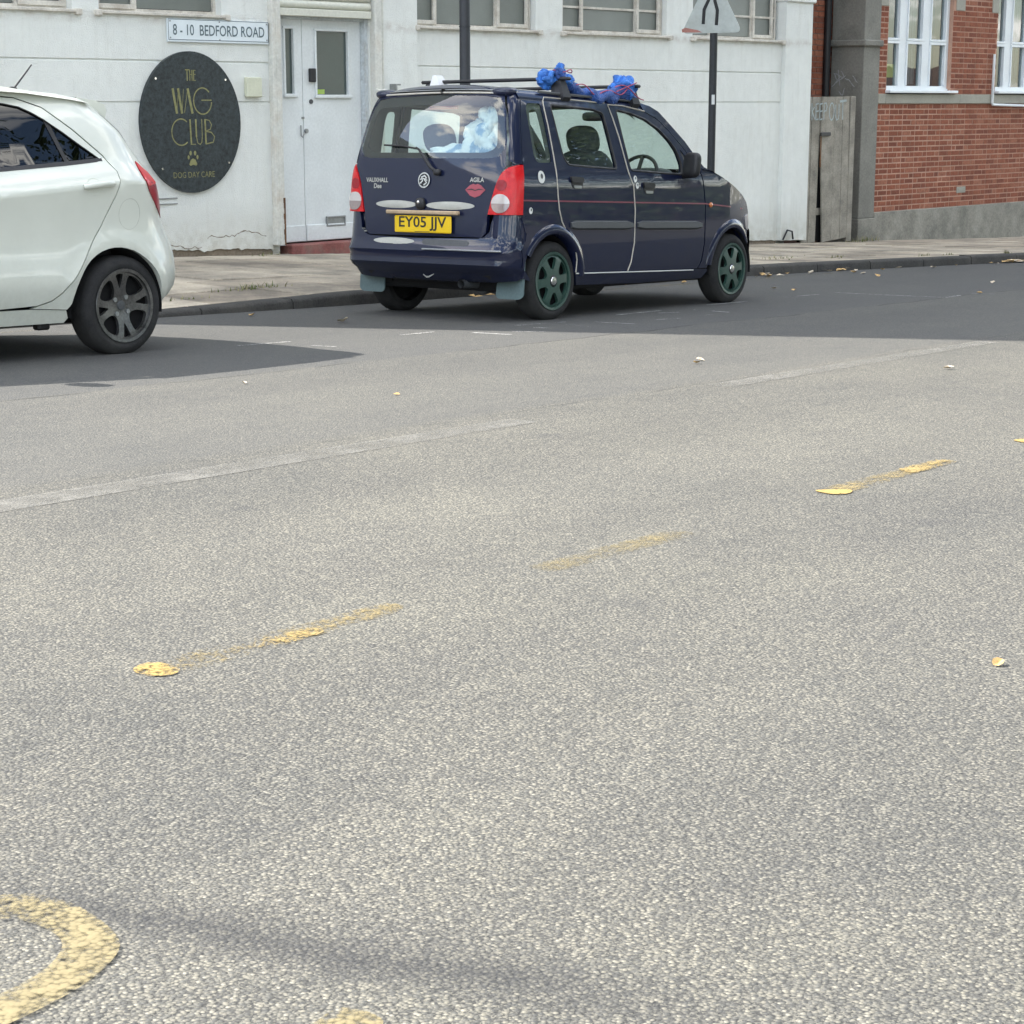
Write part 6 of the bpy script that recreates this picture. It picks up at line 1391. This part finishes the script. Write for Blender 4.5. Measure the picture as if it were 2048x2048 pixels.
weed(19.6, 9.55, 40, .04, .09, wm, 'small dark weed on the kerb edge below the brick wall', 8); weed(20.1, 9.48, 30, .04, .08, wm, 'smallest weed on the kerb edge towards the right', 9); weed(20.8, 9.12, 40, .08, .05, wm, 'upright weed above the leaf pile at the right', 10); weed(13.15, wy(13.15) - .05, 60, .05, .1, [M['straw'], M['weed']], 'dry weed at the wall foot beside the red step', 11)
o = MB(); o.tube([(0, 0, 0), (.13, .03, .004)], .010, 6); o = o.build('cigarette_end', M['leafp']); o.location = (16.95, 9.50, gz(16.95, 9.5) + .012); tag(o, 'pale paper scrap lying in the gutter ahead of the van', 'litter')

# ================================================================== across the street, seen in reflections
def tree_meshes(seed, hgt, rad):
    r = random.Random(seed); m = MB(); lv = MB()
    m.tube([(0, 0, -.3), (.05, 0, hgt * .2), (.0, .1, hgt * .45), (.1, .05, hgt * .75)], [.24, .19, .14, .05], 10)
    tips = []
    for i in range(11):
        a = r.uniform(0, 6.3); z0 = hgt * r.uniform(.25, .6); L = rad * r.uniform(.55, .95); p = [(0, 0, z0), (math.cos(a) * L * .5, math.sin(a) * L * .5, z0 + hgt * .10), (math.cos(a) * L, math.sin(a) * L, z0 + hgt * r.uniform(.14, .32))]
        m.tube(p, [.08, .05, .02], 6); tips += [p[1], p[2]]
    tips += [(0, 0, hgt * .8), (.3, .2, hgt * .9)]
    for k in range(36000):
        c = Vector(r.choice(tips)); d = Vector((r.gauss(0, 1), r.gauss(0, 1), r.gauss(0, .8))) * rad * .30; p = c + d
        if p.z < hgt * .18: continue
        u = Vector((r.gauss(0, 1), r.gauss(0, 1), r.gauss(0, 1))).normalized(); w = u.orthogonal().normalized(); s = r.uniform(.035, .075)
        lv.add([p + u * s, p + w * s * .6, p - u * s, p - w * s * .6], [(0, 1, 2, 3)])
    a = m.mesh('trunk', 60); a.materials.append(M['bark']); b = lv.mesh('crown', fix=False); b.materials.append(M['foliage']); return a, b
TM = [tree_meshes(1, 9.0, 3.4), tree_meshes(2, 8.0, 3.8)]
for i, (x, y, s, lab) in enumerate(((8, -12, 1.7, 'leafy street tree behind the viewer, reflected nearest'), (16.5, -9.5, 1.9, 'leafy street tree reflected in the white car window'), (24, -10.5, 1.7, 'leafy tree mirrored in the front door of the van'), (32, -9.5, 1.9, 'broad tree mirrored along the side of the van'), (41, -10.5, 1.7, 'tall tree mirrored in the rear quarter of the van'))):
    t_ = empty('street_tree', Matrix.Translation((x, y, gz(x, y) - .1)) @ Matrix.Rotation(i * 1.3, 4, 'Z') @ Matrix.Diagonal((s, s, s, 1)), lab, 'tree', 'trees across the street')
    a, b = TM[i % 2]; link('trunk', a, t_); link('crown', b, t_)
hg = MB(); rh = random.Random(9)
for k in range(9000):
    x = rh.uniform(8, 44); y = -7.6 + rh.gauss(0, .35); z = gz(x, y) + rh.uniform(0, 2.0) ** 1.0 * (1 + .12 * math.sin(x * 1.7)); u = Vector((rh.gauss(0, 1), rh.gauss(0, 1), rh.gauss(0, 1))).normalized(); w = u.orthogonal().normalized(); sz = rh.uniform(.10, .20); p = Vector((x, y, z))
    hg.add([p + u * sz, p + w * sz * .6, p - u * sz, p - w * sz * .6], [(0, 1, 2, 3)])
hdg = empty('hedge', Matrix.Translation((0, 0, 0)), 'long dark green hedge across the street mirrored low in the van side', 'hedge')
hg.build('foliage', M['foliage'], hdg, fix=False)
hb = MB(); hb.box(8, 44, -7.9, -7.4, gz(30, -7.6) - 1.2, gz(30, -7.6) + 1.5); hb.build('stems', M['bark'], hdg)
HS = empty('gabled_house', Matrix.Translation((86, -30, gz(86, -30) - 3.2)), 'pink gabled house across the street mirrored in the windows', 'house')
m = MB(); m.add([(-4, 0, -1), (4, 0, -1), (4, 0, 5.5), (0, 0, 8), (-4, 0, 5.5), (-4, -8, -1), (4, -8, -1), (4, -8, 5.5), (0, -8, 8), (-4, -8, 5.5)], [(0, 1, 2, 3, 4), (9, 8, 7, 6, 5), (0, 5, 6, 1), (1, 6, 7, 2), (4, 9, 5, 0)]); m.build('wall', M['housebrick'], HS)
m = MB(); m.add([(4.3, .3, 5.3), (0, .3, 8.1), (0, -8.3, 8.1), (4.3, -8.3, 5.3), (-4.3, .3, 5.3), (-4.3, -8.3, 5.3)], [(0, 1, 2, 3), (1, 4, 5, 2)]); m.build('roof', M['roof'], HS)
for x_, z_ in ((-2, 1.2), (2, 1.2), (-2, 4), (2, 4)):
    m = MB(); m.box(x_ - .6, x_ + .6, .01, .06, z_ - .7, z_ + .7); m.build('window', M['upvc'], HS)
